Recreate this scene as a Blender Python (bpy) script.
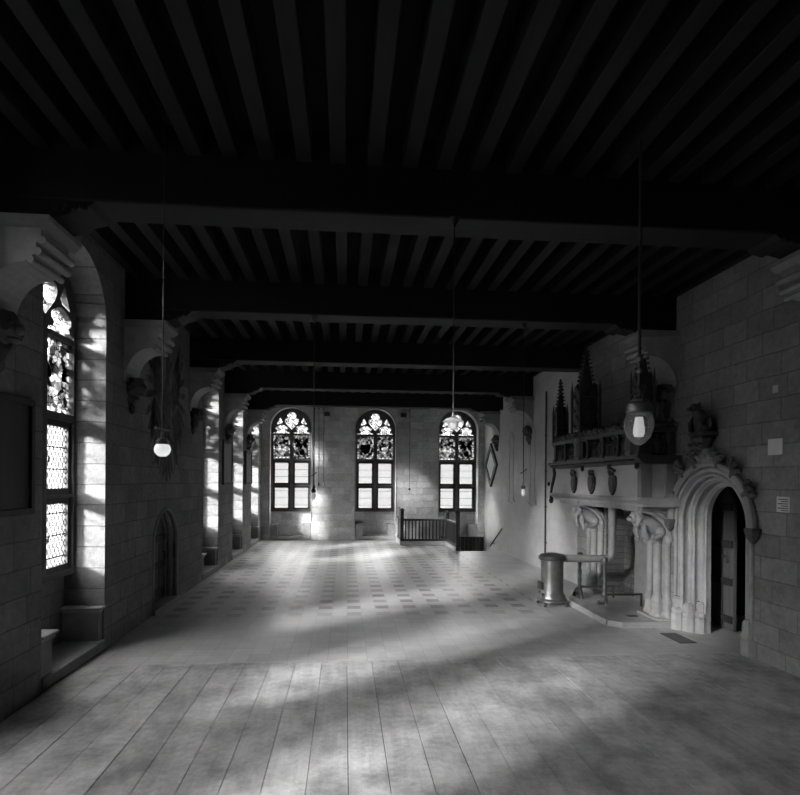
import bpy, bmesh, math, random
from mathutils import Vector, Matrix, noise
random.seed(7)
sc = bpy.context.scene
for o in list(bpy.data.objects): bpy.data.objects.remove(o)
C = sc.collection
PI = math.pi

# ------------------------------------------------------------------ camera
FPX, CX, HOR = 553.0, 392.0, 482.0
YAW = math.radians(4.87); ROLL = math.radians(0.38)
cam = bpy.data.cameras.new('camera'); camo = bpy.data.objects.new('camera', cam); C.objects.link(camo)
cam.sensor_fit = 'HORIZONTAL'; cam.sensor_width = 36.0; cam.lens = 36.0*FPX/800.0
cam.shift_x = (400.0-CX)/800.0; cam.shift_y = (HOR-397.5)/800.0
cam.clip_start = 0.05; cam.clip_end = 200
camo.matrix_world = (Matrix.Translation((0, 0, 2.2)) @ Matrix.Rotation(-YAW, 4, 'Z')
                     @ Matrix.Rotation(PI/2, 4, 'X') @ Matrix.Rotation(ROLL, 4, 'Z'))
sc.camera = camo

# ------------------------------------------------------------------ light
sc.view_settings.view_transform = 'Standard'; sc.view_settings.look = 'None'
sc.view_settings.gamma = 1.0; sc.view_settings.use_curve_mapping = False
sc.view_settings.exposure = 2.0
world = bpy.data.worlds.new('sky'); sc.world = world; world.use_nodes = True
wn = world.node_tree; wn.nodes.clear()
wo = wn.nodes.new('ShaderNodeOutputWorld'); wb = wn.nodes.new('ShaderNodeBackground')
wb.inputs[1].default_value = 9.0
# hazy white sky above dull ground; unseen roof band added to dim the panes
wt = wn.nodes.new('ShaderNodeTexCoord'); wsx = wn.nodes.new('ShaderNodeSeparateXYZ'); wr = wn.nodes.new('ShaderNodeValToRGB')
wma = wn.nodes.new('ShaderNodeMath'); wma.operation = 'MULTIPLY_ADD'; wma.inputs[1].default_value = .5; wma.inputs[2].default_value = .5
wr.color_ramp.elements[0].position = .575; wr.color_ramp.elements[0].color = (.034, .034, .034, 1)
wr.color_ramp.elements[1].position = .61; wr.color_ramp.elements[1].color = (1, 1, 1, 1)
wn.links.new(wt.outputs['Generated'], wsx.inputs[0]); wn.links.new(wsx.outputs[2], wma.inputs[0]); wn.links.new(wma.outputs[0], wr.inputs[0])
wn.links.new(wr.outputs[0], wb.inputs[0]); wn.links.new(wb.outputs[0], wo.inputs[0])
sun = bpy.data.lights.new('sun', 'SUN'); sun.energy = 13.0; sun.angle = math.radians(10.0); sun.color = (1, 1, 1)
suno = bpy.data.objects.new('sun', sun); C.objects.link(suno)
el = math.radians(18.0); az = Vector((1, .8, 0)).normalized()
sd = Vector((az.x*math.cos(el), az.y*math.cos(el), -math.sin(el)))
suno.rotation_euler = sd.to_track_quat('-Z', 'Y').to_euler()
suno.location = (-8, -2, 8)
sc.cycles.max_bounces = 12; sc.cycles.diffuse_bounces = 6; sc.cycles.transparent_max_bounces = 16
sc.cycles.sample_clamp_indirect = 6.0
sc.cycles.use_denoising = True

# ------------------------------------------------------------------ room numbers
XL, XR, XR2, YB, YF = -3.10, 5.05, 5.36, 20.95, -4.0
ZJ, ZS, ZC = 5.06, 4.62, 5.32          # joist underside, beam soffit, ceiling boards
ARCH_HW, ARCH_ZS, ARCH_ZA = 0.77, 4.22, 4.98
REC = 0.50                              # window recess depth
LEFT_WIN = [1.3, 3.85, 6.72, 13.15, 16.40, 19.45]
BACK_WIN = [-2.03, 1.16, 4.35]
BEAMS = [(2.05, .40), (5.20, .40), (8.28, .40), (11.52, .40), (14.75, .40), (17.95, .36)]
PLAT_Y, PLAT_Z = 6.62, 0.06

# ------------------------------------------------------------------ materials
def new_mat(name):
    m = bpy.data.materials.new(name); m.use_nodes = True
    nt = m.node_tree; nt.nodes.clear()
    out = nt.nodes.new('ShaderNodeOutputMaterial')
    return m, nt, out
def N(nt, t, **kw):
    n = nt.nodes.new(t)
    for k, v in kw.items():
        if k.startswith('i_'): n.inputs[int(k[2:])].default_value = v
        else: setattr(n, k, v)
    return n
def bsdf(nt, out, col=None, rough=.7, metal=0, spec=.3):
    b = N(nt, 'ShaderNodeBsdfPrincipled')
    if col is not None: b.inputs['Base Color'].default_value = (col, col, col, 1)
    b.inputs['Roughness'].default_value = rough; b.inputs['Metallic'].default_value = metal
    b.inputs['Specular IOR Level'].default_value = spec
    nt.links.new(b.outputs[0], out.inputs[0]); return b
def ramp(nt, src, stops):
    r = N(nt, 'ShaderNodeValToRGB'); el_ = r.color_ramp.elements
    while len(el_) < len(stops): el_.new(.5)
    for e, (p, v) in zip(el_, stops): e.position = p; e.color = (v, v, v, 1)
    nt.links.new(src, r.inputs[0]); return r.outputs[0]
def mul(nt, a, b, fac=1.0):
    m = N(nt, 'ShaderNodeMixRGB', blend_type='MULTIPLY'); m.inputs[0].default_value = fac
    nt.links.new(a, m.inputs[1])
    if hasattr(b, 'links'): nt.links.new(b, m.inputs[2])
    else: m.inputs[2].default_value = (b, b, b, 1)
    return m.outputs[0]
def coords(nt, axes='xyz', scale=1.0):
    tc = N(nt, 'ShaderNodeTexCoord')
    if axes == 'xyz' and scale == 1.0: return tc.outputs['Object']
    s = N(nt, 'ShaderNodeSeparateXYZ'); nt.links.new(tc.outputs['Object'], s.inputs[0])
    c = N(nt, 'ShaderNodeCombineXYZ')
    for i, a in enumerate(axes): nt.links.new(s.outputs['xyz'.index(a)], c.inputs[i])
    return c.outputs[0]
def noise_tex(nt, vec, scale, detail=4, rough=.6):
    n = N(nt, 'ShaderNodeTexNoise'); n.inputs['Scale'].default_value = scale
    n.inputs['Detail'].default_value = detail; n.inputs['Roughness'].default_value = rough
    nt.links.new(vec, n.inputs['Vector']); return n.outputs[0]
def bump(nt, b, h, dist=.02, strength=.6):
    bp = N(nt, 'ShaderNodeBump'); bp.inputs['Strength'].default_value = strength; bp.inputs['Distance'].default_value = dist
    nt.links.new(h, bp.inputs['Height']); nt.links.new(bp.outputs[0], b.inputs['Normal'])

def ashlar(name, axes, base, course=.30, length=.62, dark=.55, limewash_bounce=None):
    """coursed stone; axes = which object axes run along the wall and up"""
    m, nt, out = new_mat(name); b = bsdf(nt, out, base, .85, spec=.15)
    v = coords(nt, axes)
    wob = noise_tex(nt, v, 1.3, 3)
    ad = N(nt, 'ShaderNodeMixRGB', blend_type='ADD'); ad.inputs[0].default_value = .035
    nt.links.new(v, ad.inputs[1]); nt.links.new(wob, ad.inputs[2])
    br = N(nt, 'ShaderNodeTexBrick'); br.offset = .47; br.squash = .8; br.squash_frequency = 3
    br.inputs['Scale'].default_value = 1.0; br.inputs['Mortar Size'].default_value = .007
    br.inputs['Mortar Smooth'].default_value = .6; br.inputs['Bias'].default_value = 0
    br.inputs['Brick Width'].default_value = length; br.inputs['Row Height'].default_value = course
    br.inputs['Color1'].default_value = (base*1.12,)*3+(1,); br.inputs['Color2'].default_value = (base*.80,)*3+(1,)
    br.inputs['Mortar'].default_value = (base*dark,)*3+(1,)
    nt.links.new(ad.outputs[0], br.inputs['Vector'])
    n1 = noise_tex(nt, v, 1.7, 6, .65); n2 = noise_tex(nt, v, 14, 5, .7)
    c = mul(nt, br.outputs['Color'], ramp(nt, n1, [(.3, .78), (.7, 1.12)]))
    c = mul(nt, c, ramp(nt, n2, [(.3, .78), (.65, 1.1)]))
    if limewash_bounce is not None:                      # far stretch is pale limewash, with sunlit bounce put into its colour
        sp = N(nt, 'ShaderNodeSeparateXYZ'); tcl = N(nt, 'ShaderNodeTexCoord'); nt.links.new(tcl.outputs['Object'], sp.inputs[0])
        gt = N(nt, 'ShaderNodeMath', operation='GREATER_THAN'); gt.inputs[1].default_value = limewash_bounce; nt.links.new(sp.outputs[1], gt.inputs[0])
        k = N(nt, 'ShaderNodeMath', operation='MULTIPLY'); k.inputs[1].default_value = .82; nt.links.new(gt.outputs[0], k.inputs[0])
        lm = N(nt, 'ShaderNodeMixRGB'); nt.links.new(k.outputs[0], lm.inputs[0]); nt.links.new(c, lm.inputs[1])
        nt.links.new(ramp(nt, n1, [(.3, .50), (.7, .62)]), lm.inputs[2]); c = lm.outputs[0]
    nt.links.new(c, b.inputs['Base Color'])
    h = mul(nt, br.outputs['Fac'], 1.0)
    inv = N(nt, 'ShaderNodeInvert'); nt.links.new(br.outputs['Fac'], inv.inputs[1])
    mx = N(nt, 'ShaderNodeMixRGB', blend_type='MIX'); mx.inputs[0].default_value = .45
    nt.links.new(inv.outputs[0], mx.inputs[1]); nt.links.new(n2, mx.inputs[2])
    bump(nt, b, mx.outputs[0], .03, .7)
    return m
def rough_mat(name, base, rough=.8, scale=6.0, lo=.75, hi=1.15, metal=0, spec=.25, bd=.01, bs=.4):
    m, nt, out = new_mat(name); b = bsdf(nt, out, base, rough, metal, spec)
    v = coords(nt); n1 = noise_tex(nt, v, scale, 6, .65)
    c = ramp(nt, n1, [(.25, base*lo), (.75, min(1, base*hi))]); nt.links.new(c, b.inputs['Base Color'])
    bump(nt, b, noise_tex(nt, v, scale*4, 4, .7), bd, bs); return m
def wood_mat(name, base, axis='x', rough=.6, spec=.3):
    m, nt, out = new_mat(name); b = bsdf(nt, out, base, rough, spec=spec)
    tc = N(nt, 'ShaderNodeTexCoord'); mp = N(nt, 'ShaderNodeMapping')
    sc3 = {'x': (.7, 14, 14), 'y': (14, .7, 14), 'z': (14, 14, .7)}[axis]
    mp.inputs['Scale'].default_value = sc3
    nt.links.new(tc.outputs['Object'], mp.inputs[0])
    n1 = noise_tex(nt, mp.outputs[0], 1.2, 6, .65)
    n2 = noise_tex(nt, tc.outputs['Object'], 1.1, 4)
    c = ramp(nt, n1, [(.25, base*.65), (.75, base*1.25)])
    c = mul(nt, c, ramp(nt, n2, [(.3, .8), (.7, 1.15)]))
    nt.links.new(c, b.inputs['Base Color']); bump(nt, b, n1, .006, .5); return m

M = {}
M['wall_y'] = ashlar('stone_wall_long', 'yzx', .23, .27, .55)
M['wall_r'] = ashlar('stone_wall_hearth_side', 'yzx', .30, .27, .55, .65, limewash_bounce=11.65)
M['wall_x'] = ashlar('stone_wall_cross', 'xzy', .66, .25, .5, dark=.8)
M['stone'] = rough_mat('carved_stone', .36, .85, 5)
M['stone_pale'] = rough_mat('pale_stone', .40, .85, 5)
M['plaster'] = rough_mat('hood_plaster', .58, .85, 3, .85, 1.1)
M['stone_dark'] = rough_mat('sooty_stone', .13, .8, 7)
M['stone_grey'] = rough_mat('grey_stone', .26, .8, 5)
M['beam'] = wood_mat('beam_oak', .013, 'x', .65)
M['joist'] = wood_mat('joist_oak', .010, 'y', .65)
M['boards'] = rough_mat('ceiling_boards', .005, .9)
M['oak'] = wood_mat('dark_oak', .045, 'z', .5)
M['oak_mid'] = wood_mat('door_oak', .13, 'z', .5)
M['carve'] = rough_mat('black_oak_carving', .055, .38, 9, .5, 1.6, spec=.5)
M['iron'] = rough_mat('black_iron', .04, .4, 12, spec=.5)
M['iron_worn'] = rough_mat('worn_cast_iron', .22, .38, 5, .6, 1.3, metal=.7)
M['pipe'] = rough_mat('stove_pipe_iron', .30, .5, 6, metal=.3)
M['brass'] = rough_mat('dull_brass', .35, .35, 9, metal=.8)
M['frame_dark'] = rough_mat('window_frame_paint', .035, .6, 8)
M['tracery'] = rough_mat('window_tracery_stone', .10, .85, 6)
M['paper'] = rough_mat('paper', .75, .9, 5, .93, 1.04)
M['ink'] = rough_mat('ink', .06, .9, 5)
M['fireback'] = ashlar('fireback_tiles', 'yzx', .12, .11, .11, .5)
M['rope'] = rough_mat('rope', .10, .9, 10)
M['void'] = rough_mat('passage_dark', .05, .9)
M['black'] = rough_mat('blackened_gap', .015, .9)

def floor_material():
    m, nt, out = new_mat('stone_floor_tiles'); b = bsdf(nt, out, .4, .42, spec=.35)
    tc = N(nt, 'ShaderNodeTexCoord'); s = N(nt, 'ShaderNodeSeparateXYZ'); nt.links.new(tc.outputs['Object'], s.inputs[0])
    P = .490
    def mth(op, a, b_=None, clamp=False):
        n = N(nt, 'ShaderNodeMath', operation=op); n.use_clamp = clamp
        for i, q in enumerate((a, b_)):
            if q is None: continue
            if hasattr(q, 'links'): nt.links.new(q, n.inputs[i])
            else: n.inputs[i].default_value = q
        return n.outputs[0]
    def cell(src, off, duty):
        t = mth('FRACT', mth('DIVIDE', mth('SUBTRACT', src, off), P))
        d = mth('ABSOLUTE', mth('SUBTRACT', t, .5))
        return mth('MULTIPLY', mth('SUBTRACT', duty/2, d), 30.0, True), t
    cx, tx = cell(s.outputs[0], -.81-P/2, .50)
    cy, ty = cell(s.outputs[1], 10.2-P/2, .50)
    dark = mth('MULTIPLY', cx, cy)
    # the patterned field
    fy0 = mth('MULTIPLY', mth('SUBTRACT', s.outputs[1], 8.7), 1.2, True)
    fx0 = mth('MULTIPLY', mth('SUBTRACT', s.outputs[0], -3.05), 20, True)
    fx1 = mth('MULTIPLY', mth('SUBTRACT', 3.55, s.outputs[0]), 20, True)
    fy1 = mth('MULTIPLY', mth('SUBTRACT', 20.4, s.outputs[1]), 20, True)
    field = mth('MULTIPLY', mth('MULTIPLY', fy0, fy1), mth('MULTIPLY', fx0, fx1))
    # every tile has its own tone
    fl = N(nt, 'ShaderNodeVectorMath', operation='SNAP'); fl.inputs[1].default_value = (P/2, P/2, 5)
    ofs = N(nt, 'ShaderNodeVectorMath', operation='ADD'); ofs.inputs[1].default_value = (.81+P/4, -10.2+P/4, 0)
    nt.links.new(tc.outputs['Object'], ofs.inputs[0]); nt.links.new(ofs.outputs[0], fl.inputs[0])
    wn_ = N(nt, 'ShaderNodeTexWhiteNoise'); nt.links.new(fl.outputs[0], wn_.inputs[0])
    big = noise_tex(nt, tc.outputs['Object'], .55, 3)
    fine = noise_tex(nt, tc.outputs['Object'], 6, 6, .7)
    strength = mth('MULTIPLY', mth('MULTIPLY', dark, field), mth('ADD', .38, mth('MULTIPLY', wn_.outputs[0], .38)))
    tone = ramp(nt, wn_.outputs[0], [(0, .42), (1, .50)])
    c = mul(nt, tone, ramp(nt, fine, [(.3, .80), (.7, 1.1)]))
    c = mul(nt, c, ramp(nt, big, [(.35, .9), (.65, 1.08)]))
    mx = N(nt, 'ShaderNodeMixRGB'); nt.links.new(strength, mx.inputs[0]); nt.links.new(c, mx.inputs[1]); mx.inputs[2].default_value = (.03, .03, .03, 1)
    # joints
    jx = mth('ABSOLUTE', mth('SUBTRACT', mth('FRACT', mth('DIVIDE', mth('ADD', s.outputs[0], .81+P/4), P/2)), .5))
    jy = mth('ABSOLUTE', mth('SUBTRACT', mth('FRACT', mth('DIVIDE', mth('ADD', s.outputs[1], -10.2+P/4), P/2)), .5))
    j = mth('MAXIMUM', mth('GREATER_THAN', jx, .487), mth('GREATER_THAN', jy, .487))
    mj = N(nt, 'ShaderNodeMixRGB'); nt.links.new(mth('MULTIPLY', j, .4), mj.inputs[0]); nt.links.new(mx.outputs[0], mj.inputs[1]); mj.inputs[2].default_value = (.1, .1, .1, 1)
    nt.links.new(mj.outputs[0], b.inputs['Base Color'])
    nt.links.new(ramp(nt, fine, [(.3, .32), (.7, .6)]), b.inputs['Roughness'])
    bump(nt, b, fine, .004, .35); return m
M['floor'] = floor_material()
def plank_material():
    m, nt, out = new_mat('scrubbed_floor_planks'); b = bsdf(nt, out, .4, .6, spec=.25)
    tc = N(nt, 'ShaderNodeTexCoord'); mp = N(nt, 'ShaderNodeMapping'); mp.inputs['Scale'].default_value = (11, .6, 11)
    nt.links.new(tc.outputs['Object'], mp.inputs[0])
    n1 = noise_tex(nt, mp.outputs[0], 1.5, 7, .7); n2 = noise_tex(nt, tc.outputs['Object'], 2.2, 5, .7)
    at = N(nt, 'ShaderNodeAttribute', attribute_name='tone')
    c = ramp(nt, n1, [(.25, .42), (.75, .56)])
    c = mul(nt, c, ramp(nt, n2, [(.32, .55), (.6, 1.1)]))
    c = mul(nt, c, ramp(nt, noise_tex(nt, tc.outputs['Object'], 9, 4, .7), [(.3, .8), (.6, 1.04)]))
    c = mul(nt, c, at.outputs['Color'])
    vo = N(nt, 'ShaderNodeTexVoronoi'); vo.inputs['Scale'].default_value = 1.5; nt.links.new(tc.outputs['Object'], vo.inputs['Vector'])
    c = mul(nt, c, ramp(nt, vo.outputs['Distance'], [(.035, .35), (.075, 1.0)]))
    nt.links.new(c, b.inputs['Base Color']); bump(nt, b, n1, .004, .5); return m
M['plank'] = plank_material()

def glass_mat(name, lead='diamond', tint=.85, pitch=.085, mottled=0.0, seed=0.0):
    """leaded glass: see-through quarries between opaque lead lines"""
    m, nt, out = new_mat(name)
    tr = N(nt, 'ShaderNodeBsdfTransparent'); tl = N(nt, 'ShaderNodeBsdfTranslucent'); gl = N(nt, 'ShaderNodeBsdfGlossy'); gl.inputs['Roughness'].default_value = .1
    df = N(nt, 'ShaderNodeBsdfDiffuse'); df.inputs[0].default_value = (.03, .03, .03, 1)
    tr.inputs[0].default_value = (tint,)*3+(1,); tl.inputs[0].default_value = (tint*.8,)*3+(1,)
    tc = N(nt, 'ShaderNodeTexCoord'); s = N(nt, 'ShaderNodeSeparateXYZ'); nt.links.new(tc.outputs['Object'], s.inputs[0])
    def mth(op, a, b_=None, clamp=False):
        n = N(nt, 'ShaderNodeMath', operation=op); n.use_clamp = clamp
        for i, q in enumerate((a, b_)):
            if q is None: continue
            if hasattr(q, 'links'): nt.links.new(q, n.inputs[i])
            else: n.inputs[i].default_value = q
        return n.outputs[0]
    if lead == 'diamond':
        p = mth('DIVIDE', s.outputs[0], pitch); q = mth('DIVIDE', s.outputs[2], pitch*1.55)
        a = mth('ABSOLUTE', mth('SUBTRACT', mth('FRACT', mth('ADD', p, q)), .5)); b_ = mth('ABSOLUTE', mth('SUBTRACT', mth('FRACT', mth('SUBTRACT', p, q)), .5))
        ln = mth('GREATER_THAN', mth('MAXIMUM', a, b_), .435)
        bar = mth('GREATER_THAN', mth('ABSOLUTE', mth('SUBTRACT', mth('FRACT', mth('DIVIDE', mth('ADD', s.outputs[2], .05), .27)), .5)), .475)
        mask = mth('MAXIMUM', ln, bar); shade = None
    else:
        mp = N(nt, 'ShaderNodeMapping'); mp.inputs['Location'].default_value = (seed*3.1, 0, seed*1.7)
        nt.links.new(tc.outputs['Object'], mp.inputs[0])
        vo = N(nt, 'ShaderNodeTexVoronoi', feature='DISTANCE_TO_EDGE'); vo.inputs['Scale'].default_value = 11; nt.links.new(mp.outputs[0], vo.inputs['Vector'])
        v2 = N(nt, 'ShaderNodeTexVoronoi'); v2.inputs['Scale'].default_value = 11; nt.links.new(mp.outputs[0], v2.inputs['Vector'])
        bw = N(nt, 'ShaderNodeRGBToBW'); nt.links.new(v2.outputs['Color'], bw.inputs[0])
        mask = mth('LESS_THAN', vo.outputs['Distance'], .035)
        fine = noise_tex(nt, mp.outputs[0], 25, 4, .7)
        sh = mth('MULTIPLY', ramp(nt, bw.outputs[0], ([(.1, .5), (.5, .95)] if seed > 8 else [(.25, .02), (.6, .62)])), ramp(nt, fine, [(.35, .45), (.6, 1.0)]))
        cc = N(nt, 'ShaderNodeCombineXYZ')
        for i in range(3): nt.links.new(mth('MULTIPLY', sh, tint), cc.inputs[i])
        nt.links.new(cc.outputs[0], tr.inputs[0]); nt.links.new(cc.outputs[0], tl.inputs[0])
    m1 = N(nt, 'ShaderNodeMixShader'); m1.inputs[0].default_value = .03 + mottled; nt.links.new(tr.outputs[0], m1.inputs[1]); nt.links.new(tl.outputs[0], m1.inputs[2])
    m0 = N(nt, 'ShaderNodeMixShader'); m0.inputs[0].default_value = .04; nt.links.new(m1.outputs[0], m0.inputs[1]); nt.links.new(gl.outputs[0], m0.inputs[2])
    m2 = N(nt, 'ShaderNodeMixShader'); nt.links.new(mask, m2.inputs[0]); nt.links.new(m0.outputs[0], m2.inputs[1]); nt.links.new(df.outputs[0], m2.inputs[2])
    nt.links.new(m2.outputs[0], out.inputs[0]); return m
M['glass'] = glass_mat('diamond_leaded_glass')
M['stained'] = [glass_mat('stained_glass_%d' % i, 'stained', .9, seed=i) for i in range(4)]
M['pale_glass'] = glass_mat('pale_tracery_glass', 'stained', 1.4, seed=9)
def tint_glass(name, t):
    m, nt, out = new_mat(name); tr = N(nt, 'ShaderNodeBsdfTransparent'); tr.inputs[0].default_value = (t, t, t, 1)
    df = N(nt, 'ShaderNodeBsdfTranslucent'); df.inputs[0].default_value = (t, t, t, 1)
    mx = N(nt, 'ShaderNodeMixShader'); mx.inputs[0].default_value = .3
    nt.links.new(tr.outputs[0], mx.inputs[1]); nt.links.new(df.outputs[0], mx.inputs[2]); nt.links.new(mx.outputs[0], out.inputs[0]); return m
M['black_glass'] = tint_glass('black_stained_glass', .004); M['white_glass'] = tint_glass('white_stained_glass', .95)
def lamp_glass(name, emit, tr_mix, base=.8):
    m, nt, out = new_mat(name); b = bsdf(nt, out, base, .15, spec=.6)
    b.inputs['Emission Color'].default_value = (1, 1, 1, 1); b.inputs['Emission Strength'].default_value = emit
    tr = N(nt, 'ShaderNodeBsdfTransparent'); mx = N(nt, 'ShaderNodeMixShader'); mx.inputs[0].default_value = tr_mix
    nt.links.new(b.outputs[0], mx.inputs[1]); nt.links.new(tr.outputs[0], mx.inputs[2]); nt.links.new(mx.outputs[0], out.inputs[0]); return m
M['opal'] = lamp_glass('lit_opal_globe', .17, 0)
def clear_glass(name):
    m, nt, out = new_mat(name)
    tr = N(nt, 'ShaderNodeBsdfTransparent'); tr.inputs[0].default_value = (.93, .93, .93, 1)
    gl = N(nt, 'ShaderNodeBsdfGlossy'); gl.inputs['Roughness'].default_value = .08
    df = N(nt, 'ShaderNodeBsdfTranslucent'); df.inputs[0].default_value = (.9, .9, .9, 1)
    fr = N(nt, 'ShaderNodeFresnel'); fr.inputs[0].default_value = 1.6
    a = N(nt, 'ShaderNodeMixShader'); nt.links.new(fr.outputs[0], a.inputs[0]); nt.links.new(tr.outputs[0], a.inputs[1]); nt.links.new(gl.outputs[0], a.inputs[2])
    b = N(nt, 'ShaderNodeMixShader'); b.inputs[0].default_value = .10; nt.links.new(a.outputs[0], b.inputs[1]); nt.links.new(df.outputs[0], b.inputs[2])
    nt.links.new(b.outputs[0], out.inputs[0]); return m
M['clear'] = clear_glass('clear_lamp_glass')
M['mantle'] = lamp_glass('lit_gas_mantle', .10, 0)
M['faint_glass'] = lamp_glass('frosted_lamp_glass', 0.02, .35, .7)
def mural_material(name, tone, worn):
    m, nt, out = new_mat(name); b = bsdf(nt, out, tone, .9, spec=.1)
    v = coords(nt); n1 = noise_tex(nt, v, 5, 6, .75)
    c = ramp(nt, n1, [(.38, tone), (.66, worn)]); nt.links.new(c, b.inputs['Base Color']); return m
M['mural'] = mural_material('faded_dark_wall_paint', .05, .19)
M['mural_pale'] = mural_material('faded_pale_wall_paint', .22, .42)

# ------------------------------------------------------------------ mesh helpers
class MB:
    def __init__(s): s.bm = bmesh.new(); s.tone = None
    def box(s, x0, x1, y0, y1, z0, z1, bev=0.0):
        vs = [s.bm.verts.new((x, y, z)) for x in (x0, x1) for y in (y0, y1) for z in (z0, z1)]
        F = [(0, 1, 3, 2), (4, 6, 7, 5), (0, 4, 5, 1), (2, 3, 7, 6), (0, 2, 6, 4), (1, 5, 7, 3)]
        fs = [s.bm.faces.new([vs[i] for i in f]) for f in F]
        if bev > 0:
            es = {e for f in fs for e in f.edges}
            bmesh.ops.bevel(s.bm, geom=list(es), offset=bev, segments=2, affect='EDGES', profile=.5)
        return s
    def prism(s, pts, axis, a, b):
        """polygon pts extruded along an axis from a to b; pts are in the two other axes in xyz order"""
        def P(p, t):
            return {'x': (t, p[0], p[1]), 'y': (p[0], t, p[1]), 'z': (p[0], p[1], t)}[axis]
        A = [s.bm.verts.new(P(p, a)) for p in pts]; B = [s.bm.verts.new(P(p, b)) for p in pts]
        n = len(pts)
        s.bm.faces.new(A); s.bm.faces.new(B[::-1])
        for i in range(n): s.bm.faces.new((A[i], B[i], B[(i+1) % n], A[(i+1) % n]))
        return s
    def lathe(s, prof, cx=0, cy=0, seg=20, sx=1, sy=1):
        rings = []
        for r, z in prof:
            if r < 1e-5: rings.append([s.bm.verts.new((cx, cy, z))])
            else: rings.append([s.bm.verts.new((cx+r*sx*math.cos(2*PI*k/seg), cy+r*sy*math.sin(2*PI*k/seg), z)) for k in range(seg)])
        for A, B in zip(rings, rings[1:]):
            for k in range(seg):
                k2 = (k+1) % seg
                q = ([A[0]] if len(A) == 1 else [A[k], A[k2]]) + ([B[0]] if len(B) == 1 else [B[k2], B[k]])
                if len(q) > 2: s.bm.faces.new(q)
        for R_, fl in ((rings[0], True), (rings[-1], False)):
            if len(R_) > 2: s.bm.faces.new(R_[::-1] if fl else R_)
        return s
    def tube(s, pts, r, seg=8, closed=False):
        pts = [Vector(p) for p in pts]; n = len(pts); rings = []
        rr = r if isinstance(r, (list, tuple)) else [r]*n
        prev = None
        for i, p in enumerate(pts):
            a = pts[(i-1) % n] if (closed or i > 0) else p; b = pts[(i+1) % n] if (closed or i < n-1) else p
            t = (b-a).normalized()
            if prev is None:
                u = t.cross(Vector((0, 0, 1)));
                if u.length < .1: u = t.cross(Vector((1, 0, 0)))
            else: u = prev - t*prev.dot(t)
            u.normalize(); prev = u; w = t.cross(u)
            rings.append([s.bm.verts.new(p + (u*math.cos(2*PI*k/seg) + w*math.sin(2*PI*k/seg))*rr[i]) for k in range(seg)])
        m = n if closed else n-1
        for i in range(m):
            A, B = rings[i], rings[(i+1) % n]
            for k in range(seg): s.bm.faces.new((A[k], A[(k+1) % seg], B[(k+1) % seg], B[k]))
        if not closed: s.bm.faces.new(rings[0][::-1]); s.bm.faces.new(rings[-1])
        return s
    def blob(s, c, r, sub=2, rough=0.0, seed=0):
        c = Vector(c); r = (r, r, r) if not isinstance(r, (tuple, list)) else r
        g = bmesh.ops.create_icosphere(s.bm, subdivisions=sub, radius=1.0)
        for v in g['verts']:
            d = v.co.copy(); k = 1.0
            if rough: k += rough*noise.noise(d*2.3 + Vector((seed*3.7, seed, -seed)))
            v.co = Vector((d.x*r[0], d.y*r[1], d.z*r[2]))*k + c
        return s
    def leaf(s, c, out, up, size):
        """a curling carved leaf: a bent thick lobe"""
        c = Vector(c); out = Vector(out).normalized(); up = Vector(up).normalized(); sd_ = out.cross(up)
        pts = []; rad = []
        for i in range(6):
            t = i/5; pts.append(c + out*size*math.sin(t*2.4)*.8 + up*size*(t*1.1 - .25*t*t*2)); rad.append(size*(.16+.26*math.sin(PI*min(1, t+.12))))
        s.tube(pts, rad, 7)
        for q in (-1, 1): s.blob(pts[3] + sd_*q*size*.34, size*.26, 1, .5, q)
        s.blob(pts[5], size*.3, 1, .5, 3)
        return s
    def obj(s, name, mat, parent=None, base=None, smooth=False):
        """link as one mesh; vertices are given in world space and stored relative to the base (or to the parent's base)"""
        off = Vector(base) if base is not None else Vector((0, 0, 0))
        par_off = WORLD.get(parent.name, Vector((0, 0, 0))) if parent is not None else Vector((0, 0, 0))
        if parent is not None and base is None: off = par_off
        for v in s.bm.verts: v.co -= off
        bmesh.ops.recalc_face_normals(s.bm, faces=s.bm.faces[:])
        me = bpy.data.meshes.new(name); s.bm.to_mesh(me); s.bm.free()
        return link(name, me, mat, parent, off - par_off, off, smooth)
WORLD = {}
def link(name, me, mat, parent=None, loc=(0, 0, 0), off=None, smooth=False):
    if mat is not None and len(me.materials) == 0: me.materials.append(mat)
    if smooth:
        for p in me.polygons: p.use_smooth = True
        try: me.set_sharp_from_angle(angle=math.radians(40))
        except Exception: pass
    o = bpy.data.objects.new(name, me); C.objects.link(o); o.location = loc
    WORLD[o.name] = Vector(off if off is not None else loc)
    if parent is not None: o.parent = parent
    return o
def thing(name, loc, label, cat, group=None):
    o = bpy.data.objects.new(name, None); C.objects.link(o); o.location = loc; o.empty_display_size = .1
    WORLD[o.name] = Vector(loc); return tag(o, label, cat, group)
def tag(o, label, cat, group=None, kind=None):
    o['label'] = label; o['category'] = cat
    if group: o['group'] = group
    if kind: o['kind'] = kind
    return o
def struct(o, label=None, cat=None):
    o['kind'] = 'structure'
    if label: o['label'] = label
    if cat: o['category'] = cat
    return o
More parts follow.
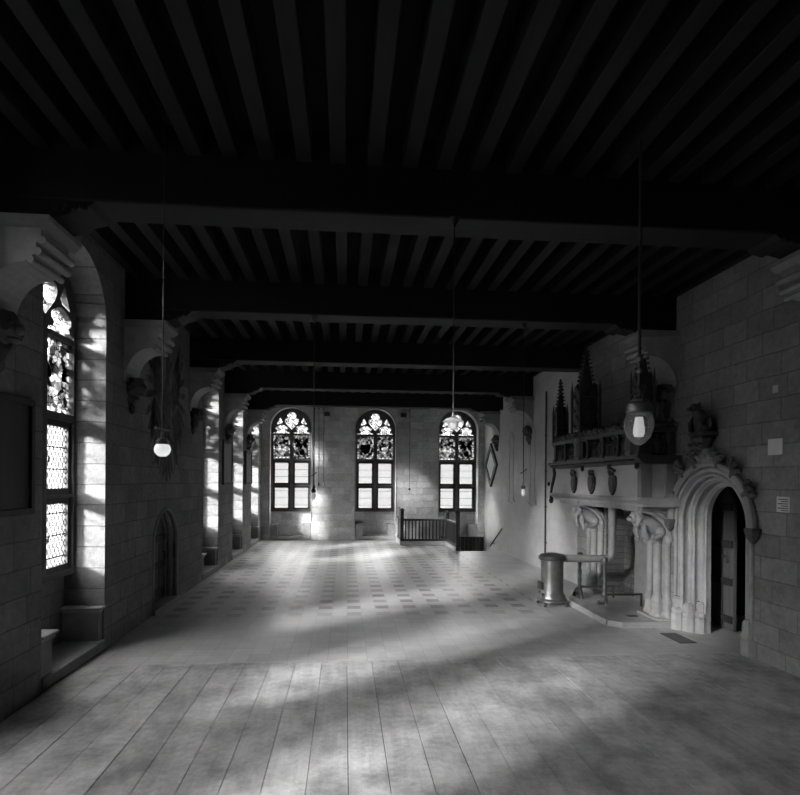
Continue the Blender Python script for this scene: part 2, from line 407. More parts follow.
def poly_mesh(name, outline, holes, thick, z0=0.0):
    """plate with holes: outline / holes are (a, b) lists in a local XY plane, extruded over thick"""
    cu = bpy.data.curves.new(name, 'CURVE'); cu.dimensions = '2D'; cu.fill_mode = 'BOTH'; cu.extrude = thick/2
    for pl in [outline]+holes:
        sp = cu.splines.new('POLY'); sp.points.add(len(pl)-1)
        for p, (a, b) in zip(sp.points, pl): p.co = (a, b, 0, 1)
        sp.use_cyclic_u = True
    o = bpy.data.objects.new(name, cu); C.objects.link(o)
    dg = bpy.context.evaluated_depsgraph_get(); me = bpy.data.meshes.new_from_object(o.evaluated_get(dg))
    bpy.data.objects.remove(o); bpy.data.curves.remove(cu)
    for p in me.polygons: p.use_smooth = False
    return me
def arch(hw, z0, zs, za, c=0.0, n=20, point=0.0):
    """outline of an arched opening, from its foot up and over"""
    pts = [(c-hw, z0), (c+hw, z0)]
    for i in range(n+1):
        t = PI*i/n; u = hw*math.cos(t); z = zs+(za-zs)*math.sin(t)**(1.0-.25*point)
        if point: z = zs+(za-zs)*((1-abs(math.cos(t))**(2.0-.45*point))**(.5+.06*point))
        pts.append((c+u, z))
    return pts
def to_world(me, kind, at):
    """lay a local XY plate upright: 'x' wall plane at X=at (a->Y), 'y' wall plane at Y=at (a->X)"""
    for v in me.vertices:
        a, b, t = v.co
        v.co = (at+t, a, b) if kind == 'x' else (a, at+t, b)
    me.update()
def merge(me_list, name):
    bm = bmesh.new()
    for me in me_list:
        bm.from_mesh(me); bpy.data.meshes.remove(me)
    bmesh.ops.remove_doubles(bm, verts=bm.verts[:], dist=1e-5)
    bmesh.ops.recalc_face_normals(bm, faces=bm.faces[:])
    me = bpy.data.meshes.new(name); bm.to_mesh(me); bm.free(); return me

# ------------------------------------------------------------------ setting: floor, walls, ceiling
# stair well in the far right corner is an opening in the floor
WX0, WX1, WY0, WY1 = 3.62, XR2, 17.45, YB
me = poly_mesh('floor', [(XL-.7, YF-.3), (XR+2.3, YF-.3), (XR+2.3, WY0), (WX0, WY0), (WX0, 19.32), (2.02, 19.32), (2.02, YB+.02), (XL-.7, YB+.02)], [], .25)
for v in me.vertices: v.co.z -= .125
me.update(); struct(link('floor', me, M['floor']))
b = MB()
random.seed(3)
edge = -2.98; xs = [edge, -2.64]
while xs[-1] < XR-.32: xs.append(xs[-1]+.30+random.uniform(-.012, .012))
xs.append(XR-.01)
tones = []
for x0, x1 in zip(xs, xs[1:]):
    nf = len(b.bm.faces); b.box(x0+.003, x1-.003, YF+.02, PLAT_Y+random.uniform(-.012, .012), .012, PLAT_Z+random.uniform(-.002, .002))
    b.bm.faces.ensure_lookup_table(); tones += [random.uniform(.86, 1.1)]*(len(b.bm.faces)-nf)
nf = len(b.bm.faces); b.box(-2.95, XR-.02, YF+.05, PLAT_Y-.03, .001, .011); b.bm.faces.ensure_lookup_table(); tones += [.1]*(len(b.bm.faces)-nf)
o = b.obj('plank_floor', M['plank'])
at = o.data.color_attributes.new('tone', 'FLOAT_COLOR', 'CORNER')
for p in o.data.polygons:
    for li in p.loop_indices: t = tones[p.index]; at.data[li].color = (t, t, t, 1)
struct(o, 'pale wide plank flooring laid over the stone floor nearest the viewer', 'floor')

wz1 = ZC+.15
def left_hole(c): return arch(ARCH_HW-.02, .10, ARCH_ZS, ARCH_ZA, c)
LDOOR_C, LDOOR_HW = 9.92, .62
me1 = poly_mesh('w', [(YF-.3, -.1), (YB+.6, -.1), (YB+.6, wz1), (YF-.3, wz1)],
                [left_hole(c) for c in LEFT_WIN]+[arch(LDOOR_HW, .06, 1.18, 1.70, LDOOR_C, point=.6)], REC); to_world(me1, 'x', XL-REC/2)
me2 = poly_mesh('w', [(YF-.3, -.1), (YB+.6, -.1), (YB+.6, wz1), (YF-.3, wz1)],
                [arch(ARCH_HW-.03, 1.06, ARCH_ZS, ARCH_ZA, c) for c in LEFT_WIN], .2); to_world(me2, 'x', XL-REC-.1)
struct(link('wall_left', merge([me1, me2], 'wall_left'), M['wall_y']))
me1 = poly_mesh('w', [(XL-.6, -2.4), (XR2+.6, -2.4), (XR2+.6, wz1), (XL-.6, wz1)], [arch(ARCH_HW, .10, ARCH_ZS, ARCH_ZA, c) for c in BACK_WIN], REC); to_world(me1, 'y', YB+REC/2)
me2 = poly_mesh('w', [(XL-.6, -2.4), (XR2+.6, -2.4), (XR2+.6, wz1), (XL-.6, wz1)], [arch(ARCH_HW-.01, 1.06, ARCH_ZS, ARCH_ZA, c) for c in BACK_WIN], .2); to_world(me2, 'y', YB+REC+.1)
struct(link('wall_back', merge([me1, me2], 'wall_back'), M['wall_x']))
# right wall: portal, hearth opening, then a set-back stretch by the stairs
PC, PHW, PZS, PZA = 7.26, .79, 1.68, 2.40
HY0, HY1 = 8.72, 10.36
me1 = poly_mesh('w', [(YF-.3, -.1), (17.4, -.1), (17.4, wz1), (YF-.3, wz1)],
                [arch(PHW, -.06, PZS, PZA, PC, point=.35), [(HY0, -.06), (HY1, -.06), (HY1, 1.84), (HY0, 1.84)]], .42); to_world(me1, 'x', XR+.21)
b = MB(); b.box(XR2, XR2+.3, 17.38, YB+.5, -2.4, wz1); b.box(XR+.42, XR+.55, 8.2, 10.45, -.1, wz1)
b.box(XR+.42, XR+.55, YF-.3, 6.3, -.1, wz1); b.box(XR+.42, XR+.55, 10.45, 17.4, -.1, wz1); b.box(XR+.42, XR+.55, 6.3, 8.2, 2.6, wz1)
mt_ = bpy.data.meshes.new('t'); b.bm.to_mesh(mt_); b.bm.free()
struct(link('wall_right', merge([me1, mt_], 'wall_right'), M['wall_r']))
b = MB(); b.box(XL-.6, XR+.6, YF-.3, YF, -.1, wz1); struct(b.obj('wall_front', M['wall_x']))
# dark passage behind the ajar door
b = MB(); X0 = XR+.42; X1 = XR+2.2
b.box(X1, X1+.1, 6.0, 9.0, -.1, 2.8); b.box(X0, X1, 5.95, 6.3, -.1, 2.8); b.box(X0+.13, X1, 8.72, 9.0, -.1, 2.8); b.box(X0, X1, 6.3, 9.0, 2.6, 2.8); b.box(X0, X1, 6.3, 9.0, -.26, -.251)
struct(b.obj('wall_passage', M['void']))
# fire opening lining
b = MB(); b.box(XR+.36, XR+.415, 9.95, HY1+.02, .0, 1.9); b.box(XR+.36, XR+.415, HY0-.02, 9.0, .0, 1.9); struct(b.obj('trim_6', M['fireback']))
b = MB(); b.box(XR+.37, XR+.415, 9.0, 9.95, .0, 1.9); struct(b.obj('trim_7', M['stone_grey']))
b = MB(); b.box(XR+.02, XR+.36, HY0+.001, HY0+.03, .0, 1.84); b.box(XR+.02, XR+.36, HY1-.03, HY1-.001, .0, 1.84); struct(b.obj('trim_8', M['fireback']))

# ceiling: boards, joists as its parts, beams below
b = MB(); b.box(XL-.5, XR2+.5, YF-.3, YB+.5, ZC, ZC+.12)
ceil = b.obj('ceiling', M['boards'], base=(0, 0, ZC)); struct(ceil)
bays = []
for (y0, w0), (y1, w1) in zip(BEAMS, BEAMS[1:]): bays.append((y0+w0/2-.06, y1-w1/2+.06))
bays.append((BEAMS[-1][0]+.12, YB+.1)); bays.insert(0, (YF-.1, BEAMS[0][0]-.14))
jx = []; x = XL+.17
while x < XR+.25: jx.append(x); x += .318
first = {}
rest = MB()
for bi, (y0, y1) in enumerate(bays):
    for x in jx:
        if x > XR+.0 and bi < 5: continue
        xx = x+random.uniform(-.012, .012)
        if bi in (1, 2, 3, 4):
            if bi not in first:
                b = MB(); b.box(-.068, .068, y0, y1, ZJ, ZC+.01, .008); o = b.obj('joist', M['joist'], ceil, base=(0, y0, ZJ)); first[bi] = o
                for v in o.data.vertices: pass
                o.location = (xx, y0, ZJ-ZC)
            else:
                o = first[bi].copy(); C.objects.link(o); o.parent = ceil; o.location = (xx, y0, ZJ-ZC)
        else: rest.box(xx-.068, xx+.068, y0, y1, ZJ, ZC+.01)
o = rest.obj('joist_rows', M['joist'], ceil); o['kind'] = 'stuff'
order = ['nearest and darkest, high above the plank floor', 'lit along its underside above the near window', 'over the tall corner of the carved mantel',
         'third below the near lit one, over the stove', 'fourth, just before the last toward the end windows', 'last one, closest to the end wall windows']
for (y, w), lb in zip(BEAMS, order):
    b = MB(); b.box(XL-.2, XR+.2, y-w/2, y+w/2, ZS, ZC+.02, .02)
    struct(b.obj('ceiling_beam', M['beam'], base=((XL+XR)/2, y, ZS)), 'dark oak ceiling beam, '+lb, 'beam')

# ------------------------------------------------------------------ windows
TH = .14
HEART = [(0, 4.17), (.10, 4.27), (.22, 4.40), (.27, 4.50), (.25, 4.58), (.17, 4.61), (.145, 4.64), (.175, 4.70), (.165, 4.78), (.09, 4.83), (0, 4.84)]
HEART = HEART+[(-x_, z_) for x_, z_ in HEART[-2:0:-1]]
def lobes(c):
    h = [(.31, 4.03), (.31, 4.06), (.20, 4.085), (.175, 4.14), (.235, 4.19), (.235, 4.26), (.16, 4.30), (.08, 4.34), (0, 4.36)]
    return [(c+x_, z_) for x_, z_ in h]+[(c-x_, z_) for x_, z_ in h[-2::-1]]
def tri(s): return [(s*.58, 4.36), (s*.385, 4.40), (s*.34, 4.46), (s*.44, 4.64)][::1]
LIGHTS = [(-.69, -.06), (.06, .69)]
ROWS = [(1.12, 2.03), (2.07, 2.98)]
STZ = (3.07, 3.97)
cache = {}
def cmesh(key, fn):
    if key not in cache: cache[key] = fn()
    return cache[key]
def upright(me):
    for v in me.vertices: a, bb, t = v.co; v.co = (a, t, bb)
    me.update(); return me
def pane_mesh(poly, y=0.0):
    me = poly_mesh('pane', poly, [], .008); upright(me)
    for v in me.vertices: v.co.y += y
    return me
def rect(u0, u1, z0, z1): return [(u0, z0), (u1, z0), (u1, z1), (u0, z1)]
def tracery_mesh():
    holes = []
    for u0, u1 in LIGHTS:
        for z0, z1 in ROWS: holes.append(rect(u0, u1, z0, z1))
        holes.append(rect(u0, u1, *STZ)); holes.append(lobes((u0+u1)/2))
    holes += [HEART, tri(1), tri(-1)]
    return upright(poly_mesh('tracery', arch(.80, 1.05, ARCH_ZS, ARCH_ZA+.03), holes, TH))
def casement_mesh(u0, u1, z0, z1):
    return upright(poly_mesh('casement', rect(u0-.012, u1+.012, z0-.012, z1+.012), [rect(u0+.065, u1-.065, z0+.075, z1-.075)], .07))
def shield(c, z, s):
    return [(c-s, z+s*.9), (c+s, z+s*.9), (c+s, z), (c+s*.7, z-s*.7), (c, z-s*1.2), (c-s*.7, z-s*.7), (c-s, z)]
def wing(c, z, s, q):
    return [(c+q*s*.15, z), (c+q*s*.5, z+s*.55), (c+q*s*.95, z+s*1.1), (c+q*s*1.1, z+s*.5), (c+q*s*.95, z+.0), (c+q*s*1.05, z-s*.45), (c+q*s*.6, z-s*.55), (c+q*s*.25, z-s*.4)]
def window(n, loc, rot, variant):
    w = bpy.data.objects.new('window_%d' % n, None); C.objects.link(w); w.location = loc; w.rotation_euler = (0, 0, rot); struct(w)
    P = lambda nm, me, m, par=w: link(nm, me, m, par)
    P('tracery', cmesh('tr', tracery_mesh), M['tracery'])
    for li, (u0, u1) in enumerate(LIGHTS):
        for ri, (z0, z1) in enumerate(ROWS):
            cs = P('casement', cmesh(('cs', li, ri), lambda: casement_mesh(u0, u1, z0, z1)), M['frame_dark'])
            P('pane', cmesh(('pn', li, ri), lambda: pane_mesh(rect(u0+.06, u1-.06, z0+.07, z1-.07))), M['glass'], cs)
            def latch():
                b = MB(); ue = u1-.03 if li == 0 else u0+.03; zz = (z0+z1)/2
                b.box(ue-.014, ue+.014, -.05, -.03, zz-.07, zz+.07); b.tube([(ue, -.04, zz), (ue, -.075, zz), (ue, -.075, zz-.05)], .009, 6); b.blob((ue, -.075, zz-.055), .016, 1)
                m_ = bpy.data.meshes.new('latch'); b.bm.to_mesh(m_); b.bm.free(); return m_
            P('latch', cmesh(('lt', li, ri), latch), M['iron'], cs)
        v = (variant*2+li) % 4
        st = P('stained_pane', pane_mesh(rect(u0-.005, u1+.005, STZ[0]-.005, STZ[1]+.005)), M['stained'][v])
        c = (u0+u1)/2
        bz = MB()
        for k in range(9):                      # white beads of the border
            for uu in (u0+.035, u1-.035): bz.box(uu-.022, uu+.022, -.012, -.006, STZ[0]+.03+k*.1, STZ[0]+.095+k*.1)
        for k in range(4):
            for zz in (STZ[0]+.035, STZ[1]-.035): bz.box(u0+.09+k*.13, u0+.17+k*.13, -.012, -.006, zz-.022, zz+.022)
        m_ = bpy.data.meshes.new('border'); bz.bm.to_mesh(m_); bz.bm.free(); P('glass_border', m_, M['white_glass'], st)
        zc = (STZ[0]+STZ[1])/2
        if v == 1:
            for q in (-1, 1): P('black_wing', pane_mesh(wing(c, zc+.12, .2, q), -.012), M['black_glass'], st)
            P('black_shield', pane_mesh(shield(c, zc-.22, .09), -.012), M['black_glass'], st)
        elif v == 0:
            P('pale_shield', pane_mesh(shield(c, zc-.14, .15), -.012), M['white_glass'], st)
            P('dark_crest', pane_mesh(wing(c, zc+.16, .13, 1), -.014), M['black_glass'], st)
        elif v == 2:
            P('dark_shield', pane_mesh(shield(c, zc-.05, .19), -.012), M['black_glass'], st)
            P('pale_band', pane_mesh(rect(c-.15, c+.15, zc-.12, zc-.05), -.018), M['white_glass'], st)
            P('pale_crest', pane_mesh(shield(c, zc+.10, .07), -.018), M['white_glass'], st)
        else:
            P('pale_shield', pane_mesh(shield(c, zc-.08, .12), -.012), M['white_glass'], st)
            for q in (-1, 1): P('dark_supporter', pane_mesh(wing(c+q*.10, zc+.02, .12, q), -.014), M['black_glass'], st)
        def crown():
            me = pane_mesh(lobes(c)); 
            return me
        P('cusped_pane', cmesh(('lb', li), crown), M['pale_glass'])
    P('heart_pane', cmesh('ht', lambda: pane_mesh(HEART)), M['pale_glass'])
    for q in (-1, 1): P('spandrel_pane', cmesh(('tp', q), lambda: pane_mesh(tri(q))), M['pale_glass'])
    return w
n = 1
for i, c in enumerate(LEFT_WIN): window(n, (XL-REC+.06, c, -.05), PI/2, i+1); n += 1
for i, c in enumerate(BACK_WIN): window(n, (c, YB+REC-.06, 0), 0, i); n += 1

# window seats: two stone blocks in each recess and a step between
def seat(c, s, wall, lab, zseat=.58, hide=False):
    """block against one jamb; s = side of the recess, wall 'left' or 'back'"""
    hw = ARCH_HW-.02; w = .10 if (wall == 'left' and s > 0) else .27
    a0, a1 = (c+s*hw, c+s*(hw-w)); a0, a1 = min(a0, a1), max(a0, a1)
    base = (XL-REC/2, (a0+a1)/2, .1) if wall == 'left' else ((a0+a1)/2, YB+REC/2, .1)
    t = thing('stone_bench', base, lab, 'stone seat', 'stone window seats')
    def bx_(b, d0, d1, p0, p1, z0, z1, bev=.0):
        if wall == 'left': b.box(XL-d1, XL-d0, p0, p1, z0, z1, bev)
        else: b.box(p0, p1, YB+d0, YB+d1, z0, z1, bev)
    b = MB(); bx_(b, .03, REC-.02, a0+.004, a1, .10, zseat-.075); b.obj('pedestal', M['stone_grey' if wall == 'left' else 'stone'], t)
    i0, i1 = (a0+.004, a1+.05) if s < 0 else (a0-.05, a1-.004)
    b = MB(); bx_(b, -.025, REC-.02, i0, i1, zseat-.035, zseat, .01); bx_(b, .005, REC-.02, i0+.02, i1-.02, zseat-.075, zseat-.035, .008)
    b.obj('ledge', M['stone' if wall == 'left' else 'stone_pale'], t)
names_l = [None, None, 'stone window seat below the big lit jamb of the near window', 'stone window seat below the first lit jamb past the small door',
           'stone window seat below the second lit jamb past the small door', 'stone window seat below the last lit jamb before the end wall']
for i, c in enumerate(LEFT_WIN):
    if i < 2: continue
    seat(c, 1, 'left', names_l[i])
    if i == 2: seat(c, -1, 'left', 'small shadowed stone seat under the near window, opposite the lit jamb')
    elif i == 3: seat(c, -1, 'left', 'stone window seat peeping past the pier after the small door')
nb = ['end wall window by the left corner', 'middle window of the end wall', 'end wall window over the stairs']
for i, c in enumerate(BACK_WIN[:2]):
    for s, sd_ in ((-1, 'left'), (1, 'right')): seat(c, s, 'back', 'pale stone seat at the %s of the %s' % (sd_, nb[i]), .60)
seat(BACK_WIN[2], 1, 'back', 'pale stone window seat beside the stairs under the lozenge', .60)
b = MB()
for c in LEFT_WIN: b.box(XL-REC+.01, XL+.02, c-ARCH_HW+.03, c+ARCH_HW-.03, .02, .14, .012)
struct(b.obj('trim_1', M['stone_grey']))
b = MB()
for c in BACK_WIN[:2]: b.box(c-ARCH_HW+.01, c+ARCH_HW-.01, YB-.04, YB+REC-.01, .02, .15, .012)
struct(b.obj('trim_2', M['stone']))
b = MB()                                          # raised arris round the end wall window arches
for c in BACK_WIN:
    pts = [(c+u, YB-.004, z) for u, z in arch(ARCH_HW+.012, .7, ARCH_ZS, ARCH_ZA+.012)[1:]]+[(c-ARCH_HW-.012, YB-.004, .7)]
    b.tube(pts, .022, 6)
struct(b.obj('trim_3', M['stone_pale'], smooth=True))

# ------------------------------------------------------------------ corbels under the beams
def corbel(y, side, lab, k=1.0):
    X = XL if side < 0 else XR
    f = lambda d: X - side*d
    hw = .24
    t = thing('corbel', (X, y, 3.4), lab, 'corbel', 'stone corbels under the beam ends')
    mb0 = MB; dz = -.20 if side < 0 else -.12
    class MBz(MB):
        def obj(q, *aa, **kk):
            for v in q.bm.verts:
                v.co.z += dz; v.co.x = max(v.co.x, XL+.002) if side < 0 else min(v.co.x, XR-.002)
            return MB.obj(q, *aa, **kk)
    b = MBz()
    Lk = .50*k
    prof = [(.0, 4.55), (Lk, 4.55), (Lk, 4.46), (Lk-.04, 4.42), (Lk-.04, 4.34), (Lk-.09, 4.30)]
    for i in range(9):                            # hollow quarter arch back to the wall
        a = PI/2*i/8; prof.append((.03+(Lk-.17)*(1-math.sin(a)), 3.84+.42*math.cos(a)))
    prof += [(.03, 3.80), (.0, 3.80)]
    b.prism([(f(d), z) for d, z in prof], 'y', y-hw, y+hw); b.obj('bracket', M['stone'], t)
    b = MBz(); b.prism([(f(d), z) for d, z in [(.0, 4.645), (Lk+.09, 4.645), (Lk+.09, 4.60), (Lk+.03, 4.55), (.0, 4.55)]], 'y', y-hw-.05, y+hw+.05); b.obj('abacus', M['stone_grey'], t)
    b = MBz()
    for zz, rr, dd in ((4.44, .036, Lk+.015), (4.345, .036, Lk-.02), (4.275, .03, Lk-.075)): b.tube([(f(dd), y-hw-.02, zz), (f(dd), y+hw+.02, zz)], rr, 10)
    b.obj('roll_moulding', M['stone'], t, smooth=True)
    b = MBz()                                      # carved head with a beard of leaves under the springing
    b.blob((f(.07), y, 3.74), (.13, .17, .15), 3, .35, y); b.blob((f(.19), y, 3.73), (.05, .05, .05), 2, .2)
    b.blob((f(.17), y-.07, 3.78), .03, 1); b.blob((f(.17), y+.07, 3.78), .03, 1); b.blob((f(.15), y, 3.64), (.06, .09, .03), 2, .3)
    for q in (-1, 1): b.leaf((f(.04), y+q*.13, 3.66), (-side*1, q*.8, 0), (0, 0, 1), .11)
    b.blob((f(.05), y, 3.55), (.09, .10, .12), 2, .5, y+2); b.blob((f(.03), y, 3.43), (.05, .05, .08), 2, .4, y)
    b.obj('carved_head', M['stone_dark'], t, smooth=True)
    b = MB(); zt = ZS-.001; zb = 4.645+dz+.002; L2 = Lk+.42   # oak bolster between corbel and beam
    b.prism([(f(d), z) for d, z in [(.0, zt), (L2, zt), (L2-.05, zt-.04), (L2-.16, zt-.07), (L2-.22, zb+.05), (L2-.36, zb+.02), (L2-.40, zb), (.0, zb)]], 'y', y-hw+.05, y+hw-.05)
    for q in range(4): b.blob((f(L2-.10-q*.07), y-hw+.05, zt-.05-q*.01), (.04, .03, .035), 1, .5, q)
    b.obj('oak_bolster', M['beam'], t)
ll = ['above the near window, darkest of the left wall', 'over the painted eagle, left wall', 'just past the painted eagle, left wall', 'above the second framed panel, left wall', 'closest to the end wall corner, left wall']
for (y, w), lb in zip(BEAMS[1:], ll): corbel(y, -1, 'moulded stone corbel with carved head '+lb)
lr = ['pale stone corbel with carved head above the mantel, right wall', None, 'pale stone corbel with carved head on the painted right wall', 'pale stone corbel with carved head above the lozenge']
for (y, w), lb in zip(BEAMS[2:], lr):
    if lb: corbel(y, 1, lb, 1.1)
corbel(BEAMS[1][0], 1, 'stone corbel high on the right wall outside the portal')

# ------------------------------------------------------------------ doors
def door_leaf(n, w, h, zs, hinge, ang, flip=1, arch_top=True, rows=4):
    """planked leaf in its own frame: local x along the width from the hinge, y thickness, z up"""
    d = bpy.data.objects.new('door_%d' % n, None); C.objects.link(d); d.location = hinge; d.rotation_euler = (0, 0, ang); struct(d)
    top = [(w, 0), (w, zs)] + [(w/2+w/2*math.cos(PI*i/14), zs+(h-zs)*math.sin(PI*i/14)) for i in range(1, 14)] + [(0, zs), (0, 0)]
    me = upright(poly_mesh('leaf', top, [], .045)); link('leaf', me, M['oak_mid'], d)
    b = MB()
    for k in range(1, 4): b.box(w*k/4-.006, w*k/4+.006, -.028*1, .028, .04, zs-.05)
    m_ = bpy.data.meshes.new('g'); b.bm.to_mesh(m_); b.bm.free(); link('board_joint', m_, M['black'], d)
    for k in range(rows):
        b = MB(); z = .15+(zs-.1)*k/(rows-1) if rows > 1 else zs/2
        b.box(.015, w-.015, -.055, .055, z-.055, z+.055, .008)
        m_ = bpy.data.meshes.new('r'); b.bm.to_mesh(m_); b.bm.free(); link('cross_rail', m_, M['oak'], d)
    return d
# portal door: hinged at the far jamb, ajar into the passage
d1 = door_leaf(1, .92, 2.20, 1.78, (XR+.71, 8.64, .03), math.radians(-90))
b = MB(); b.box(.80, .84, -.075, .075, 1.0, 1.16); b.tube([(.82, -.07, 1.1), (.82, -.10, 1.1), (.75, -.10, 1.09)], .012, 8)
m_ = bpy.data.meshes.new('handle'); b.bm.to_mesh(m_); b.bm.free(); link('handle', m_, M['iron_worn'], d1)
d2 = door_leaf(2, 1.16, 1.56, 1.05, (XL-.23, LDOOR_C-.58, .07), math.radians(90), rows=3)
b = MB(); b.tube([(.98, -.05, .85), (.98, -.09, .85), (.98, -.09, .72)], .014, 8); m_ = bpy.data.meshes.new('handle'); b.bm.to_mesh(m_); b.bm.free(); link('handle', m_, M['iron'], d2)
# moulded arch round the small door
b = MB()
for dd, rr, hw in ((.0, .03, LDOOR_HW+.02), (-.10, .045, LDOOR_HW-.035), (-.19, .03, LDOOR_HW-.06)):
    pts = [(XL+dd, LDOOR_C+u, z) for u, z in arch(hw, .07, 1.18, 1.70, 0, point=.6)[1:]]+[(XL+dd, LDOOR_C-hw, .07)]
    b.tube(pts, rr, 8)
b.obj('trim_4', M['stone'], smooth=True)['kind'] = 'structure'
b = MB(); b.box(XL-.30, XL+.06, LDOOR_C-.68, LDOOR_C+.68, .0, .075, .012); struct(b.obj('trim_5', M['stone']))

# portal
pt = thing('stone_portal', (XR, PC, 0), 'moulded gothic stone doorway with leafy hood framing the ajar dark door', 'doorway')
def ring_plate(hw0, hw1, dz0, dz1, x0, x1):
    o_ = arch(hw0, 0, PZS, PZA+dz0, PC, 28, .35); i_ = arch(hw1, 0, PZS, PZA+dz1, PC, 28, .35)
    out = [o_[1]]+o_[2:]+[o_[0]]; inn = [i_[1]]+i_[2:]+[i_[0]]
    me = poly_mesh('r', out+inn[::-1], [], x1-x0); to_world(me, 'x', (x0+x1)/2); 
    bm = MB(); bm.bm.from_mesh(me); bpy.data.meshes.remove(me); return bm
orders = [(.80, .685, .01, -.065, XR+.02, XR+.14), (.70, .575, -.055, -.135, XR+.12, XR+.25), (.59, .455, -.125, -.21, XR+.22, XR+.33)]
for h0, h1, z0, z1, x0, x1 in orders: ring_plate(h0, h1, z0, z1, x0, x1).obj('archivolt', M['stone_pale'], pt)
for hw, dz, xx, rr in ((.80, .01, XR-.0, .026), (.685, -.065, XR+.03, .030), (.62, -.105, XR+.115, .03), (.565, -.14, XR+.14, .022), (.51, -.175, XR+.225, .026), (.455, -.21, XR+.25, .02)):
    a_ = arch(hw, 0, PZS, PZA+dz, PC, 28, .35); pts = [(xx, u, z) for u, z in [(a_[1][0], .28)]+a_[2:]+[(a_[0][0], .28)]]
    b = MB(); b.tube(pts, rr, 10); b.obj('roll_moulding', M['stone_pale'], pt, smooth=True)
for s in (-1, 1):
    for off, xx, r, h in ((.745, XR+.0, .075, .50), (.62, XR+.10, .08, .42), (.51, XR+.21, .065, .46)):
        b = MB(); y = PC+s*off
        b.lathe([(r*1.25, 0), (r*1.25, h*.45), (r*1.0, h*.52), (r*1.2, h*.56), (r*1.2, h*.62), (r*.85, h*.70), (r*1.0, h*.86), (r*1.0, h*.92), (r*.7, h), (0, h)], xx, y, 8)
        b.obj('shaft_base', M['stone_pale'], pt)
# hood mould with crockets, finial
a_ = arch(PHW+.07, 1.55, PZS, PZA+.10, PC, 28, .35)
pts = [(XR-.045, u, z) for u, z in a_[1:]]+[(XR-.045, a_[0][0], 1.55)]
b = MB(); b.tube(pts, .05, 8); b.obj('hood_moulding', M['stone'], pt, smooth=True)
for s in (-1, 1):
    b = MB(); y = PC+s*(PHW+.08)
    b.lathe([(.10, 1.66), (.10, 1.62), (.085, 1.58), (.07, 1.54), (.03, 1.48), (0, 1.46)], XR-.05, y, 8); b.blob((XR-.08, y, 1.57), (.05, .06, .05), 2, .4, s); b.obj('label_stop', M['stone_dark'], pt)
for k, ang in enumerate((28, 52, 74, 106, 128, 152)):
    a = math.radians(ang); u = (PHW+.13)*math.cos(a); z = PZS+(PZA-PZS+.16)*math.sin(a)**.95
    b = MB(); o_ = Vector((-.25, math.cos(a), math.sin(a)))
    tg = Vector((0, -math.sin(a), math.cos(a)))*(1 if u > 0 else -1); tg = tg if tg.z > 0 or abs(tg.z) < .3 else -tg
    c0 = Vector((XR-.05, PC+u, z)); nrm = Vector((0, math.cos(a), math.sin(a)))
    b.tube([c0-nrm*.10, c0-nrm*.02+Vector((-.03, 0, 0)), c0+nrm*.05+Vector((-.05, 0, 0))], [.05, .04, .045], 8)
    for q in range(7):
        ph = q*2*PI/7; b.blob(c0+nrm*(.05+.035*math.sin(ph*2))+tg*.075*math.cos(ph)+Vector((-.05-.03*math.sin(ph), 0, .05*math.sin(ph))), (.036, .042, .04), 2, .55, q+k)
    b.blob(c0+nrm*.09+Vector((-.07, 0, 0)), (.045, .05, .035), 2, .6, k)
    b.obj('crocket', M['stone_dark'], pt, smooth=True)
b = MB()
for q in (-1, 0, 1): b.leaf((XR-.06, PC+q*.07, 2.50), (-.3, q, .3), (0, 0, 1), .11)
b.lathe([(.10, 2.48), (.07, 2.58), (.06, 2.70), (.05, 2.8)], XR-.05, PC, 10); b.obj('finial', M['stone'], pt, smooth=True)

class MBs(MB):
    def obj(q, *aa, **kk):
        for v in q.bm.verts: v.co.z = 2.91+(v.co.z-3.02)*.78; v.co.x = min(v.co.x, XR-.002)
        return MB.obj(q, *aa, **kk)
# statuette on its console over the portal
st = thing('statuette', (XR-.12, PC, 2.91), 'small dark statuette of a crouching beast on a stone console above the portal', 'statue')
b = MBs(); b.lathe([(0, 2.72), (.07, 2.74), (.13, 2.80), (.16, 2.86), (.19, 2.90), (.19, 2.93), (.17, 2.95), (.23, 2.99), (.23, 3.02), (0, 3.02)], XR-.12, PC, 8, .75, 1)
for q in (-1, 0, 1): b.leaf((XR-.20, PC+q*.09, 2.78), (-1, q*.5, 0), (0, 0, 1), .07)
b.obj('console', M['carve'], st)
b = MBs()
x, y = XR-.13, PC
b.tube([(x+.03, y, 3.02), (x+.02, y, 3.12), (x-.0, y+.01, 3.24), (x-.02, y+.02, 3.33), (x-.05, y+.03, 3.42)], [.10, .125, .11, .085, .075], 10)
b.blob((x-.07, y+.05, 3.46), (.075, .085, .08), 2, .3, 1); b.blob((x-.14, y+.06, 3.44), (.05, .045, .035), 2, .2)
for q in (-1, 1):
    b.tube([(x-.03, y+q*.10, 3.30), (x-.10, y+q*.11, 3.18), (x-.11, y+q*.09, 3.04)], [.05, .04, .035], 8)
    b.blob((x-.02, y+q*.11, 3.10), (.09, .06, .09), 2, .2); b.blob((x-.05, y+.05+q*.06, 3.53), (.02, .025, .035), 1)
b.blob((x, y-.14, 3.16), (.03, .06, .14), 2, .5, 4)
b.obj('beast', M['carve'], st, smooth=True)

